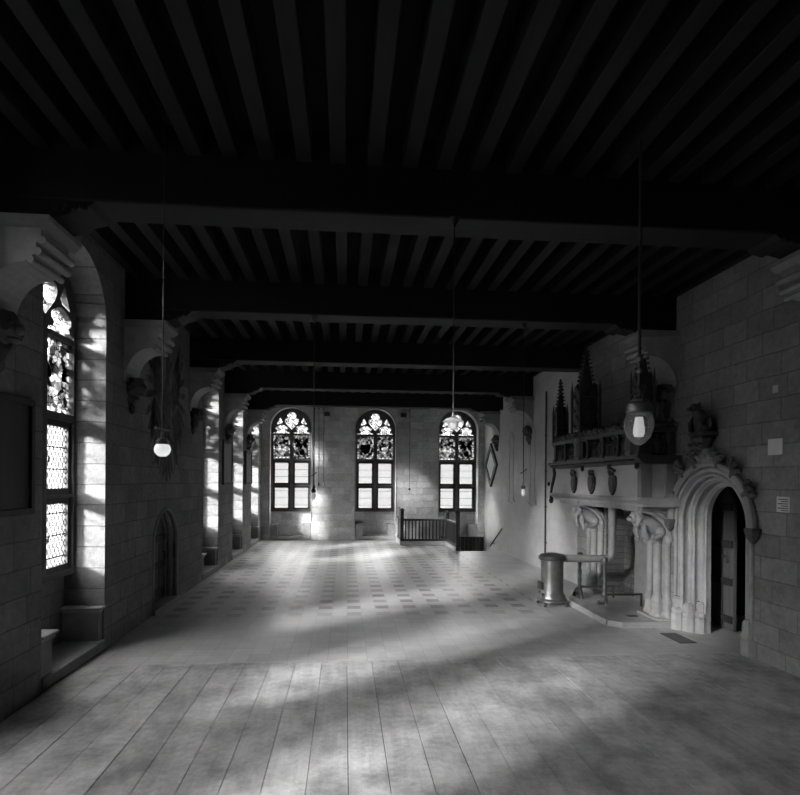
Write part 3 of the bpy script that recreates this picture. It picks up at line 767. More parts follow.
# papers pinned to the right wall
def paper(nm, y0, y1, z0, z1, lab, lines=0):
    t = thing(nm, (XR, (y0+y1)/2, z0), lab, 'notice')
    b = MB(); b.box(XR-.012, XR-.004, y0, y1, z0, z1); b.obj('sheet', M['paper'], t)
    for k in range(lines):
        b = MB(); z = z1-.03-(z1-z0-.05)*k/(lines-1); b.box(XR-.0145, XR-.012, y0+.02, y1-.02-(.05 if k % 2 else 0), z-.005, z+.005); b.obj('faint_line', M['ink'], t)
paper('wall_notice', 5.99, 6.21, 2.55, 2.74, 'blank pale paper sheet on the right wall above the portal shoulder')
paper('wall_notice', 6.06, 6.14, 3.28, 3.37, 'tiny pale paper square high on the right wall')
paper('wall_notice', 5.88, 6.07, 1.88, 2.06, 'notice with faint lines on the right wall past the door', 6)

# ------------------------------------------------------------------ fireplace
FX, FY0, FY1 = 4.44, 8.02, 11.50
fp = thing('fireplace', (XR, 9.1, 0), 'large gothic stone fireplace with plaster hood against the right wall', 'fireplace')
def jamb(y0, y1):
    t = MB(); t.box(4.98, XR+.01, y0+.04, y1, 0, 1.86); t.obj('jamb', M['stone_pale'], fp)
    for k, (yy, xx, r) in enumerate(((y0+.06, 5.01, .045), (y0+.20, 4.93, .06), (y1-.10, 4.95, .05))):
        b = MB()
        b.lathe([(r*1.9, 0), (r*1.9, .16), (r*1.5, .20), (r*1.5, .33), (r*1.75, .37), (r*1.35, .43), (r, .48), (r, 1.22), (r*1.3, 1.25), (r*1.1, 1.28), (r*1.6, 1.36), (r*1.6, 1.40), (0, 1.40)], xx, yy, 10)
        b.obj('shaft', M['stone_pale'], fp)
    b = MB(); b.box(4.80, XR, y0-.03, y1+.03, 0, .12, .015); b.obj('plinth', M['stone_pale'], fp)
jamb(8.15, 8.70); jamb(10.38, 10.95)
def spandrel(y0, y1, face):
    prof = [(FX+.06, 1.86), (XR+.01, 1.86), (XR+.01, 1.30)]
    for i in range(13):
        a = PI/2*i/12; prof.append((FX+.10+.50*math.cos(a), 1.30+.47*math.sin(a)))
    prof.append((FX+.06, 1.77))
    b = MB(); b.prism(prof, 'y', y0, y1); bk = b.obj('bracket', M['stone'], fp)
    for rr, k in ((.03, 0), (.022, .07)):
        b = MB(); b.tube([(FX+.10+(.50+k)*math.cos(PI/2*i/12), face, 1.30+(.47+k)*math.sin(PI/2*i/12)) for i in range(13)], rr, 8); b.obj('arch_moulding', M['stone_pale'], bk, smooth=True)
spandrel(8.17, 8.66, 8.17); spandrel(10.42, 10.92, 10.42)
def beast(y, k):
    """sprawling carved lion: rump on the shaft, head thrust out under the lintel"""
    b = MB()
    b.tube([(4.96, y, 1.40), (4.84, y, 1.50), (4.66, y, 1.56), (4.50, y, 1.61), (4.38, y, 1.66)], [.12, .145, .13, .125, .11], 12)
    b.blob((4.40, y, 1.64), (.13, .14, .13), 3, .35, k); b.blob((4.29, y, 1.66), (.085, .085, .08), 3, .15, k); b.blob((4.20, y, 1.645), (.06, .055, .045), 2, .1)
    for q in (-1, 1):
        b.blob((4.32, y+q*.075, 1.735), (.025, .025, .03), 1); b.blob((4.27, y+q*.05, 1.69), .015, 1)
        b.tube([(4.46, y+q*.11, 1.55), (4.44, y+q*.13, 1.44), (4.50, y+q*.13, 1.34), (4.46, y+q*.13, 1.31)], [.06, .05, .04, .045], 8)
        b.blob((4.84, y+q*.12, 1.45), (.11, .06, .10), 2, .2, q); b.tube([(4.84, y+q*.14, 1.42), (4.70, y+q*.15, 1.36), (4.62, y+q*.15, 1.37)], [.05, .04, .04], 8)
    for v in b.bm.verts: v.co.x = 5.0-(4.96-v.co.x)*.70
    b.obj('carved_lion', M['stone_pale'], fp, smooth=True)
beast(8.36, 1); beast(10.62, 2)
# lintel / cornice of the opening
b = MB()
prof = [(FX+.03, 1.85), (FX+.03, 1.89), (FX-.03, 1.93), (FX-.06, 1.95), (FX-.06, 1.99), (XR+.01, 1.99), (XR+.01, 1.85)]
b.prism(prof, 'y', FY0-.06, FY1+.06); b.obj('lintel', M['stone_pale'], fp)
b = MB(); b.box(FX+.1, XR, FY0+.12, FY1-.12, 1.78, 1.86); b.obj('lintel_soffit', M['stone'], fp)
b = MB(); b.box(FX+.056, XR-.002, FY0+.02, FY1-.02, 1.985, 2.495); b.obj('hood', M['plaster'], fp)
b = MB(); b.box(FX+.02, FX+.20, FY0-.01, FY0+.10, 1.985, 2.50, .01); b.obj('corner_pilaster', M['stone_grey'], fp)
b = MB(); b.box(XR-.20, XR-.005, FY0-.02, FY0+.2, 1.985, 2.5, .01); b.obj('end_pilaster', M['stone'], fp)
# hearth slab with a dark nosing
hs = thing('hearth_slab', (4.66, 9.0, 0), 'low pale stone hearth slab in front of the fire opening', 'hearth')
b = MB(); b.prism([(4.06, 8.25), (4.22, 8.08), (XR-.02, 8.08), (XR-.02, 8.73), (XR+.35, 8.73), (XR+.35, 10.34), (XR-.02, 10.34), (4.06, 9.62)], 'z', .0, .085); b.obj('slab', M['stone'], hs)
b = MB(); b.box(4.03, 4.075, 8.24, 9.64, .0, .10, .01); b.obj('kerb', M['stone_pale'], hs)
# shields on the hood
for k, (y, s, lab) in enumerate(((10.50, .13, 'farthest from the portal, above the stove'), (9.72, .155, 'tallest, with a crown, middle of three'), (8.93, .135, 'with a crest, closest to the pale hood corner'))):
    t = thing('carved_shield', (FX+.05, y, 2.0), 'dark shield on the mantel hood, '+lab, 'shield', 'carved shields on the mantel hood')
    zc = 2.21
    b = MB(); pl = [(y-s*.8, zc+.09), (y-s*.55, zc+.12), (y+s*.55, zc+.12), (y+s*.8, zc+.09), (y+s*.85, zc-.02), (y+s*.6, zc-.13), (y, zc-.21), (y-s*.6, zc-.13), (y-s*.85, zc-.02)]
    b.prism(pl, 'x', FX+.012, FX+.055); shd = b.obj('shield', M['carve'], t)
    b = MB(); b.prism([(y+(p[0]-y)*.72, zc+(p[1]-zc)*.72) for p in pl], 'x', FX-.002, FX+.014); b.obj('charge', M['iron'], shd)
    b = MB()
    if k == 1:
        b.tube([(FX+.03, y-.09, zc+.14), (FX-.0, y, zc+.14), (FX+.03, y+.09, zc+.14)], .02, 8)
        for q in (-1, 0, 1): b.blob((FX+.02, y+q*.075, zc+.19), (.02, .03, .045), 2)
        b.obj('crown', M['carve'], t, smooth=True)
    else:
        b.tube([(FX+.03, y+.06, zc+.12), (FX+.01, y+.07, zc+.19), (FX+.0, y+.02, zc+.235), (FX+.01, y-.06, zc+.22)], [.03, .035, .03, .02], 8)
        b.blob((FX+.01, y-.09, zc+.2), (.03, .045, .03), 2, .2); b.tube([(FX+.03, y-.03, zc+.11), (FX+.02, y-.02, zc+.2)], .02, 6)
        b.obj('crest', M['carve'], t, smooth=True)
# carved wooden bracket at the hood's far end, modelled as a hook
t = thing('carved_hook', (4.95, FY1+.12, 1.75), 'black hook shaped carved wooden bracket at the far end of the mantel', 'hook')
b = MB(); b.tube([(FX+.06, FY1+.07, 2.42), (FX+.05, FY1+.09, 2.30), (FX+.02, FY1+.11, 2.14), (FX+.0, FY1+.12, 1.97), (FX+.0, FY1+.09, 1.84)], [.03, .035, .03, .025, .045], 8)
b.blob((FX+.06, FY1+.07, 2.41), (.04, .04, .08), 2, .3); b.blob((FX, FY1+.10, 1.83), (.05, .05, .07), 2, .3); b.blob((FX-.05, FY1+.12, 2.18), (.03, .04, .05), 2, .3)
b.obj('hook', M['iron'], t, smooth=True)

# carved oak overmantel
om = thing('carved_overmantel', (4.65, 9.1, 2.50), 'black oak overmantel carved with figure panels and three spires above the fireplace', 'overmantel')
b = MB(); prof = [(FX+.04, 2.50), (FX-.02, 2.53), (FX-.05, 2.57), (FX-.09, 2.59), (FX-.09, 2.63), (XR, 2.63), (XR, 2.50)]
b.prism(prof, 'y', FY0-.10, FY1+.08); shf = b.obj('shelf', M['carve'], om)
b = MB(); b.box(FX+.16, XR-.01, FY0+.12, FY1-.06, 2.63, 3.02); b.obj('back_panel', M['black'], om)
b = MB(); b.box(FX-.02, FX+.16, FY0+.0, FY1, 3.00, 3.06, .01); b.box(FX+.02, XR-.01, FY0+.0, FY0+.14, 3.00, 3.06, .01); b.box(FX+.02, FX+.2, FY0-.0, FY1-.02, 2.63, 2.67, .008); b.obj('rail', M['carve'], om)
for (x0, y0, w) in ((FX, FY0+.02, .10), (FX, 8.68, .06), (FX, 9.22, .06), (FX, 9.82, .06), (FX, 10.38, .06), (FX, 10.86, .05), (FX, FY1-.12, .10)):
    b = MB(); b.box(x0, x0+.14, y0, y0+w, 2.63, 3.02, .01); b.box(x0-.015, x0+.15, y0-.015, y0+w+.015, 2.63, 2.70, .008); b.box(x0-.015, x0+.15, y0-.015, y0+w+.015, 2.95, 3.01, .008); b.obj('post', M['carve'], om)
b = MB(); b.box(XR-.14, XR-.02, FY0+.02, FY0+.12, 2.63, 3.02, .01); b.obj('post', M['carve'], om)
def figure(cx, cy, z, h, face, k):
    """small carved draped figure: robe, arms, head"""
    b = MB(); w = h*.20; lean = random.uniform(-.12, .12)*h; f = Vector(face); sd_ = f.cross(Vector((0, 0, 1)))
    c = Vector((cx, cy, z))
    b.tube([c, c+Vector((0, 0, h*.3)), c+sd_*lean*.4+Vector((0, 0, h*.58)), c+sd_*lean+Vector((0, 0, h*.78))], [w, w*.85, w*.8, w*.35], 8)
    b.blob(c+sd_*lean+f*h*.03+Vector((0, 0, h*.90)), (h*.085, h*.085, h*.11), 2, .15, k)
    for q in (-1, 1):
        e = random.uniform(.2, .6)
        b.tube([c+sd_*(lean*.8+q*w*.8)+Vector((0, 0, h*.72)), c+sd_*q*w*1.25+f*h*.08+Vector((0, 0, h*.52)), c+sd_*q*w*.5+f*h*.18+Vector((0, 0, h*e))], [h*.07, h*.06, h*.045], 6)
    b.obj('carved_figure', M['carve'], om, smooth=True)
random.seed(11); k = 0
for y0, y1 in ((8.16, 8.66), (8.76, 9.20), (9.30, 9.80), (10.46, 10.84), (10.93, 11.36)):
    m = max(2, int((y1-y0)/.105))
    for i in range(m):
        figure(FX+.10+random.uniform(-.02, .03), y0+(y1-y0)*(i+.5)/m, 2.67, random.uniform(.29, .36), (-1, 0, 0), k); k += 1
for i in range(4): figure(FX+.20+i*.11, FY0+.08, 2.67, random.uniform(.24, .33), (0, -1, 0), k); k += 1
# tracery heads over each panel and leafy cresting
b = MB()
y = FY0+.1
i = 0
while y < FY1-.1:
    h = .10+.09*abs(math.sin(i*1.7)); b.leaf((FX+.06, y, 3.05), (-.6, random.uniform(-.6, .6), .1), (0, 0, 1), h*.8); b.blob((FX+.09, y+.03, 3.10), (.04, .05, .07+h*.3), 1, .6, i); y += .105; i += 1
for i in range(5): b.leaf((FX+.18+i*.10, FY0+.08, 3.05), (0, -.5, .1), (0, 0, 1), .10); b.blob((FX+.18+i*.10, FY0+.09, 3.12), (.05, .04, .06+.05*(i % 3)), 1, .6, i)
b.obj('cresting', M['carve'], om, smooth=True)
b = MB()
for i in range(46):
    y = FY0+.08+(FY1-FY0-.16)*i/45; b.blob((FX-.06, y, 2.565), (.018, .026, .022), 1)
b.obj('leaf_band', M['carve'], shf)
# pendants under the shelf
for y in (FY0+.05, 8.95, 10.0, FY1-.1):
    b = MB(); b.lathe([(.035, 2.52), (.03, 2.48), (.04, 2.45), (.0, 2.41)], FX-.02, y, 8); b.obj('pendant_knob', M['carve'], shf)
# statue pedestals (paler, worn)
for y in (10.2, 8.30):
    b = MB(); b.box(FX-.05, FX+.06, y-.085, y+.085, 2.64, 2.71, .01); b.prism([(FX-.035, y-.07), (FX-.06, y), (FX-.035, y+.07), (FX+.05, y+.07), (FX+.05, y-.07)], 'z', 2.71, 3.06)
    b.tube([(FX-.05, y, 2.72), (FX-.055, y, 2.9), (FX-.05, y, 3.05)], [.05, .03, .04], 8); b.obj('pedestal', M['stone_grey'], om)
def spire(y, z0, zb, zt, w, xx):
    """gothic canopy tower: buttressed stage, gables, crocketed spire"""
    b = MB(); hw = w/2
    b.box(xx-hw*.75, xx+hw*.75, y-hw*.75, y+hw*.75, z0, zb)
    for sx in (-1, 1):
        for sy in (-1, 1):
            px_, py_ = xx+sx*hw*.9, y+sy*hw*.9
            b.box(px_-.022, px_+.022, py_-.022, py_+.022, z0-.08, zb-.10); b.lathe([(.03, zb-.10), (.022, zb-.06), (.0, zb+.12)], px_, py_, 6)
            for q in range(3): b.blob((px_, py_, zb-.06+q*.05), .022-.004*q, 1)
    n_ = 3
    for s_ in range(n_):                          # stacked gables on the faces
        zz = z0+(zb-z0)*(s_+.15)/n_; hh = (zb-z0)/n_*.8
        for q in (-1, 1): b.prism([(y-hw*.6, zz), (y+hw*.6, zz), (y+hw*.45, zz+hh*.5), (y, zz+hh), (y-hw*.45, zz+hh*.5)], 'x', xx+q*hw*.72, xx+q*hw*.92)
        for q in (-1, 1): b.prism([(xx-hw*.6, zz), (xx+hw*.6, zz), (xx+hw*.45, zz+hh*.5), (xx, zz+hh), (xx-hw*.45, zz+hh*.5)], 'y', y+q*hw*.72, y+q*hw*.92)
        for q in range(8):
            a = q*PI/4; b.blob((xx+hw*math.cos(a)*1.02, y+hw*math.sin(a)*1.02, zz+.02), (.028, .028, .035), 1, .5, q+s_)
    cn = b.obj('canopy', M['carve'], om)
    b = MB(); b.lathe([(hw*.62, zb), (hw*.42, zb+(zt-zb)*.35), (hw*.22, zb+(zt-zb)*.75), (.012, zt)], xx, y, 8)
    m = max(5, int((zt-zb)/.075))
    for s_ in range(m):
        t_ = s_/m; r_ = hw*(.66*(1-t_)+.10); zz = zb+.02+(zt-zb)*t_
        for q in range(4):
            a = PI/4+q*PI/2; b.blob((xx+r_*math.cos(a), y+r_*math.sin(a), zz), (.03, .03, .026), 1, .5, q+s_)
    b.blob((xx, y, zt), .035, 1, .4); b.blob((xx, y, zt-.07), (.05, .05, .025), 1, .4); b.obj('crocketed_spire', M['carve'], cn)
spire(10.18, 3.22, 4.06, 4.76, .42, FX+.12); spire(11.42, 3.12, 3.78, 4.38, .24, FX+.12); spire(8.20, 3.12, 3.88, 4.42, .27, FX+.14)
spire(11.60, 3.07, 3.25, 3.55, .12, FX+.12)

# stove, pipe
SX, SY = 3.72, 9.66
sv = thing('iron_stove', (SX, SY, 0), 'cylindrical cast iron stove standing in front of the fireplace', 'stove')
b = MB(); b.lathe([(.235, .13), (.235, .19), (.205, .23), (.198, .27), (.198, .76), (.205, .79), (.205, .83)], SX, SY, 32); b.obj('drum', M['iron_worn'], sv, smooth=True)
b = MB(); b.lathe([(.205, .82), (.235, .83), (.24, .86), (.235, .89), (.20, .92), (.10, .945), (0, .95)], SX, SY, 32); b.obj('lid', M['iron'], sv, smooth=True)
b = MB(); b.lathe([(.265, .09), (.265, .12), (.24, .145), (.2, .145)], SX, SY, 32); b.obj('base_ring', M['iron_worn'], sv, smooth=True)
for k in range(4):
    a = PI/4+k*PI/2; b = MB(); c_, s_ = math.cos(a), math.sin(a)
    b.tube([(SX+.20*c_, SY+.20*s_, .11), (SX+.25*c_, SY+.25*s_, .07), (SX+.27*c_, SY+.27*s_, .0+.012)], [.035, .025, .03], 8); b.obj('foot', M['iron'], sv)
b = MB(); b.box(SX-.24, SX-.185, SY-.09, SY+.09, .30, .44, .01); b.box(SX-.215, SX-.19, SY-.11, SY+.11, .16, .24, .005); b.obj('fire_door', M['iron'], sv)
b = MB()
pts = [(SX+.17, SY-.02, .85), (SX+.45, SY-.05, .85), (SX+.94, SY-.10, .85)]
for i in range(1, 7):
    a = PI/2*i/6; pts.append((SX+.94+.12*math.sin(a), SY-.10-.02*math.sin(a), .85+.12*(1-math.cos(a))))
pts.append((SX+1.06, SY-.12, 1.80)); b.tube(pts, .068, 16); fl_ = b.obj('flue_pipe', M['pipe'], sv, smooth=True)
b = MB()
for z in (1.0, 1.45): b.lathe([(.074, z), (.074, z+.03)], SX+1.06, SY-.12, 16)
b.obj('pipe_collar', M['pipe'], fl_, smooth=True)

# andirons
def andiron(x, y, xe, lab, mat):
    t = thing('andiron', (x, y, .085), lab, 'andiron', 'pair of andirons in the hearth')
    b = MB(); z = .085
    b.lathe([(.05, z+.12), (.035, z+.17), (.045, z+.21), (.028, z+.26), (.04, z+.34), (.026, z+.40), (.038, z+.50), (.026, z+.56), (.036, z+.66), (.03, z+.72), (.055, z+.76), (.055, z+.79), (.045, z+.84), (0, z+.85)], x, y, 12); b.obj('standard', mat, t, smooth=True)
    b = MB()
    for q in (-1, 1):
        b.tube([(x, y, z+.17), (x-.02, y+q*.09, z+.15), (x-.03, y+q*.16, z+.07), (x-.03, y+q*.18, z+.02)], [.045, .035, .028, .035], 8)
    b.blob((x-.03, y, z+.13), (.06, .08, .07), 2, .35, 1); b.obj('scrolled_foot', mat, t, smooth=True)
    b = MB(); b.box(x+.01, xe, y-.018, y+.018, z+.19, z+.225, .004); b.box(xe-.03, xe, y-.016, y+.016, z, z+.2, .003); b.obj('log_bar', M['iron'], t)
andiron(4.45, 9.14, 5.12, 'tall wrought andiron with twisted standard nearest the lion bracket side of the hearth', M['iron_worn'])
andiron(4.32, 9.85, 4.98, 'darker andiron standing beside the stove, half behind the flue pipe', M['iron'])
t = thing('iron_grate', (4.9, 8.7, .085), 'small dark iron scrap lying on the hearth slab', 'iron'); b = MB(); b.box(4.50, 4.66, 8.42, 8.50, .087, .10, .004); b.obj('plate', M['iron'], t)
t = thing('floor_mat', (4.95, 7.45, .0), 'thin dark strip of matting at the foot of the portal jamb', 'mat'); b = MB(); b.box(4.62, 4.86, 7.25, 7.75, .001, .012, .004); b.obj('strip', M['iron'], t)

# ------------------------------------------------------------------ murals and panels on the left wall
ml = thing('eagle_mural', (XL, 9.95, 2.1), 'faded dark painted heraldic eagle high on the left wall above the small door', 'mural')
EY, EZ = 9.95, 3.45
def flat(name, polys, par, mat=M['mural'], X=XL, dx=.004):
    b = MB()
    for pl in polys: b.prism(pl, 'x', X+.0005, X+dx)
    return b.obj(name, mat, par)
def feather(y, z, a, ln, w):
    d = Vector((math.cos(a), math.sin(a))); nn = Vector((-d.y, d.x)); p = Vector((y, z))
    return [tuple(p-nn*w*.35), tuple(p+d*ln*.6-nn*w*.6), tuple(p+d*ln*.9-nn*w*.35), tuple(p+d*ln), tuple(p+d*ln*.9+nn*w*.3), tuple(p+d*ln*.5+nn*w*.45), tuple(p+nn*w*.3)]
for s, nm in ((-1, 'wing'), (1, 'wing')):
    pl = []
    pl.append([(EY+s*.18, EZ+.2), (EY+s*.35, EZ+.75), (EY+s*.55, EZ+1.05), (EY+s*.72, EZ+.98), (EY+s*.78, EZ+.6), (EY+s*.62, EZ+.2), (EY+s*.3, EZ-.05)])
    for k in range(8):
        a = math.radians(62-k*19); pl.append(feather(EY+s*(.45+.03*k), EZ+.72-.13*k, a if s > 0 else PI-a, .62-.02*k, .115))
    for k in range(5): pl.append(feather(EY+s*(.28+.10*k), EZ-.1+.05*k, math.radians(-78 if s > 0 else -102), .85-.06*k, .10))
    flat(nm, pl, ml)
flat('body', [[(EY-.17, EZ+.3), (EY-.2, EZ-.1), (EY-.13, EZ-.5), (EY, EZ-.7), (EY+.13, EZ-.5), (EY+.2, EZ-.1), (EY+.17, EZ+.3), (EY+.08, EZ+.55), (EY-.08, EZ+.55)]], ml)
flat('head', [[(EY-.09, EZ+.52), (EY-.1, EZ+.78), (EY-.04, EZ+.95), (EY+.08, EZ+.97), (EY+.15, EZ+.88), (EY+.3, EZ+.80), (EY+.16, EZ+.76), (EY+.09, EZ+.55)]], ml)
for s in (-1, 1):
    flat('leg', [[(EY+s*.10, EZ-.42), (EY+s*.42, EZ-.62), (EY+s*.52, EZ-.80), (EY+s*.72, EZ-.72), (EY+s*.6, EZ-.88), (EY+s*.74, EZ-1.0), (EY+s*.52, EZ-.94), (EY+s*.42, EZ-1.06), (EY+s*.42, EZ-.8), (EY+s*.32, EZ-.7), (EY+s*.08, EZ-.55)]], ml)
flat('tail', [feather(EY+q*.05, EZ-.62, math.radians(-90+q*13), .68-.05*abs(q), .12) for q in (-2, -1, 0, 1, 2)], ml)

def framed(y0, y1, z0, z1, lab, inner):
    t = thing('wall_plaque', (XL, (y0+y1)/2, z0), lab, 'framed panel', 'framed panels on the left wall piers')
    b = MB(); w = .06
    for a in ((y0, y1, z0, z0+w), (y0, y1, z1-w, z1), (y0, y0+w, z0+w, z1-w), (y1-w, y1, z0+w, z1-w)): b.box(XL+.003, XL+.05, a[0], a[1], a[2], a[3], .006)
    b.obj('frame', M['oak'], t)
    b = MB(); b.box(XL+.003, XL+.02, y0+w*.9, y1-w*.9, z0+w*.9, z1-w*.9); b.obj('board', inner, t)
framed(4.72, 5.75, 1.86, 2.98, 'large dark framed panel on the pier before the near window', M['oak'])
framed(14.30, 15.45, 2.10, 3.25, 'tall framed panel on the pier between the second and third lit jambs', M['stone_grey'])
framed(17.50, 18.60, 2.10, 3.15, 'tall framed panel on the last pier before the end wall', M['stone_grey'])
t = thing('window_card', (XL-REC-.02, 6.35, 2.02), 'small pale card fixed to the casement rail of the near window', 'card')
b = MB(); b.box(XL-REC-.0, XL-REC+.012, 6.28, 6.75, 1.98, 2.10); b.obj('card', M['paper'], t)

# ------------------------------------------------------------------ right wall, far end
b = MB(); b.tube([(XR-.025, 13.52, .25), (XR-.025, 13.52, 4.5)], .022, 8)
for z in (.7, 1.6, 2.5, 3.4): b.box(XR-.045, XR, 13.48, 13.56, z-.015, z+.015)
tag(b.obj('wall_pipe', M['iron'], base=(XR, 13.52, .25), smooth=True), 'thin dark vertical pipe clipped to the right wall short of the stove', 'pipe')
pm = thing('painted_ornament', (XR, 15.6, 1.6), 'faint painted candelabra ornament on the bare right wall between pipe and stairs', 'mural')
for yy in (14.55, 16.45):
    b = MB()
    for q in (-1, 1):
        prof = [(.10, 1.75), (.32, 1.62), (.20, 1.85), (.16, 2.3), (.22, 2.8), (.15, 3.3), (.24, 3.55), (.05, 3.75)]
        b.tube([(XR-.007, yy+q*u, z) for u, z in prof], .0065, 6)
    b.tube([(XR-.008, yy-.35, 1.66), (XR-.008, yy, 1.58), (XR-.008, yy+.35, 1.66)], .007, 6); b.obj('painted_line', M['mural_pale'], pm)
# lozenge
lz = thing('lozenge_hatchment', (XR2, 19.9, 2.1), 'white lozenge panel in a black frame hanging on the wall by the stairs', 'hatchment')
def loz(hy, hz): return [(19.9-hy, 2.84), (19.9, 2.84-hz), (19.9+hy, 2.84), (19.9, 2.84+hz)]
me = poly_mesh('f', loz(.85, .80), [loz(.60, .565)], .06); to_world(me, 'x', XR2-.032); bb = MB(); bb.bm.from_mesh(me); bb.obj('frame', M['iron'], lz)
b = MB(); b.prism(loz(.62, .58), 'x', XR2-.03, XR2-.012); b.obj('panel', M['paper'], lz)
# stair well with steps going down, handrail
b = MB(); b.box(WX0-.15, WX0, WY0, 19.32, -2.4, -.25); b.box(2.0, WX1, WY0-.2, WY0, -2.4, -.25); b.box(1.85, 2.02, 19.3, YB, -2.4, -.25); b.box(1.85, WX0, 19.15, 19.32, -2.4, -.25); b.box(1.85, WX1+.1, WY0-.2, YB+.1, -2.5, -2.4)
struct(b.obj('wall_stairwell', M['wall_x']))
b = MB()
for k in range(11): b.box(3.70+k*.15, 3.70+k*.15+.135, YB-.05, YB-.005, -1.6, .10, .006)
b.box(3.68, XR2-.01, YB-.06, YB-.002, .08, .12); struct(b.obj('trim_9', M['oak']))
stp = thing('stone_stairs', (4.5, 18, -2.4), 'stone stairs sinking into the floor in the far right corner', 'stairs')
for k in range(9):
    b = MB(); y0 = WY0+.01+k*.26; b.box(WX0+.01, WX1-.01, y0, y0+.27, -2.38, -.20-.19*k, .008); b.obj('step', M['stone'], stp)
t = thing('stair_handrail', (XR2, 18.5, -.2), 'short sloping iron handrail on the wall beside the stairs', 'handrail')
b = MB(); b.tube([(XR2-.07, 17.65, .96), (XR2-.07, 19.75, -.10)], .022, 8); b.obj('rail', M['iron'], t, smooth=True)
for y, z in ((17.85, .83), (19.4, .07)):
    b = MB(); b.tube([(XR2, y, z-.05), (XR2-.07, y, z-.05), (XR2-.07, y, z)], .014, 6); b.obj('rail_bracket', M['iron'], t)

# balustrade round the stair well
bl = thing('stair_balustrade', (2.8, 19.3, 0), 'dark wooden balustrade guarding the stairwell below the end wall windows', 'balustrade')
kb = MB(); kb.box(1.93, 3.66, 19.23, 19.40, 0, .13, .008); kb.box(3.53, 3.70, 17.45, 19.40, 0, .13, .008); kb.box(1.93, 2.10, 19.40, YB, 0, .13, .008); kb.obj('kerb', M['stone_pale'], bl)
b = MB(); b.box(2.02, 3.62, 19.27, 19.36, .84, .91, .01); b.box(2.02, 3.62, 19.28, 19.35, .13, .20, .006); b.obj('rail', M['oak'], bl)
b = MB(); b.box(3.57, 3.66, 17.5, 19.3, .84, .91, .01); b.box(3.58, 3.65, 17.5, 19.3, .13, .20, .006); b.obj('rail', M['oak'], bl)
b = MB(); b.box(1.97, 2.06, 19.32, YB-.02, .84, .91, .01); b.box(1.98, 2.05, 19.32, YB-.02, .13, .20, .006); b.obj('rail', M['oak'], bl)
for k in range(12):
    b = MB(); x = 2.13+k*.122; b.box(x-.022, x+.022, 19.295, 19.335, .20, .84); b.obj('baluster', M['oak'], bl)
for k in range(14):
    b = MB(); y = 17.62+k*.122; b.box(3.595, 3.635, y-.022, y+.022, .20, .84); b.obj('baluster', M['oak'], bl)
for k in range(12):
    b = MB(); y = 19.46+k*.122; b.box(1.995, 2.035, y-.022, y+.022, .20, .84); b.obj('baluster', M['oak'], bl)
for x, y, h in ((2.01, 19.31, 1.25), (3.615, 19.31, 1.18), (3.615, 17.50, 1.27)):
    b = MB(); b.box(x-.06, x+.06, y-.06, y+.06, .0, h-.05, .008); b.lathe([(.09, h-.05), (.09, h-.02), (.06, h+.0), (.0, h+.05)], x, y, 4); b.obj('newel', M['oak'], bl)
b = MB(); b.prism([(19.36, .2), (20.25, .2), (20.25, 1.12), (20.1, 1.28), (19.8, 1.26), (19.36, 1.2)], 'x', 1.97, 2.01); b.obj('side_panel', M['oak_mid'], bl)

# ------------------------------------------------------------------ hanging lamps and cords
def lamp_rod(t, x, y, z0, z1, r=.008):
    b = MB(); b.tube([(x, y, z0), (x, y, z1)], r, 8); b.obj('rod', M['iron'], t, smooth=True)
    b = MB(); b.lathe([(.05, z1), (.045, z1-.03), (.015, z1-.07), (.012, z1-.09)], x, y, 12); b.obj('ceiling_rose', M['iron'], t, smooth=True)
# big clear lamp right
x, y = 2.44, 4.42; z = 2.52
t = thing('pendant_lamp', (x, y, z), 'large pear shaped clear glass lamp hanging on a long rod before the mantel', 'lamp')
lamp_rod(t, x, y, z+.36, ZC, .014)
b = MB(); b.lathe([(.03, z+.40), (.075, z+.375), (.078, z+.36), (.10, z+.345), (.105, z+.335), (.105, z+.275), (.09, z+.262), (.078, z+.262)], x, y, 24); b.obj('collar', M['iron_worn'], t, smooth=True)
b = MB()
for k in range(3):
    a = k*2*PI/3+.4; b.tube([(x+.09*math.cos(a), y+.09*math.sin(a), z+.34), (x+.06*math.cos(a), y+.06*math.sin(a), z+.42), (x, y, z+.47)], .008, 6)
b.lathe([(.03, z+.44), (.035, z+.46), (.02, z+.5)], x, y, 12); b.obj('hanger', M['iron'], t)
b = MB(); b.lathe([(.085, z+.27), (.105, z+.245), (.117, z+.20), (.112, z+.13), (.09, z+.065), (.05, z+.018), (.012, z), (0, z)], x, y, 32); bowl = b.obj('glass_bowl', M['clear'], t, smooth=True)
b = MB(); b.lathe([(.03, z+.235), (.036, z+.20), (.044, z+.15), (.046, z+.10), (.036, z+.07), (0, z+.065)], x, y, 16); b.obj('mantle', M['mantle'], bowl, smooth=True)
b = MB(); b.lathe([(.018, .60+z), (.026, .62+z), (.018, .64+z)], x, y, 12); b.lathe([(.018, .70+z), (.03, .73+z), (.018, .76+z)], x, y, 12); b.obj('rod_knop', M['brass'], t, smooth=True)
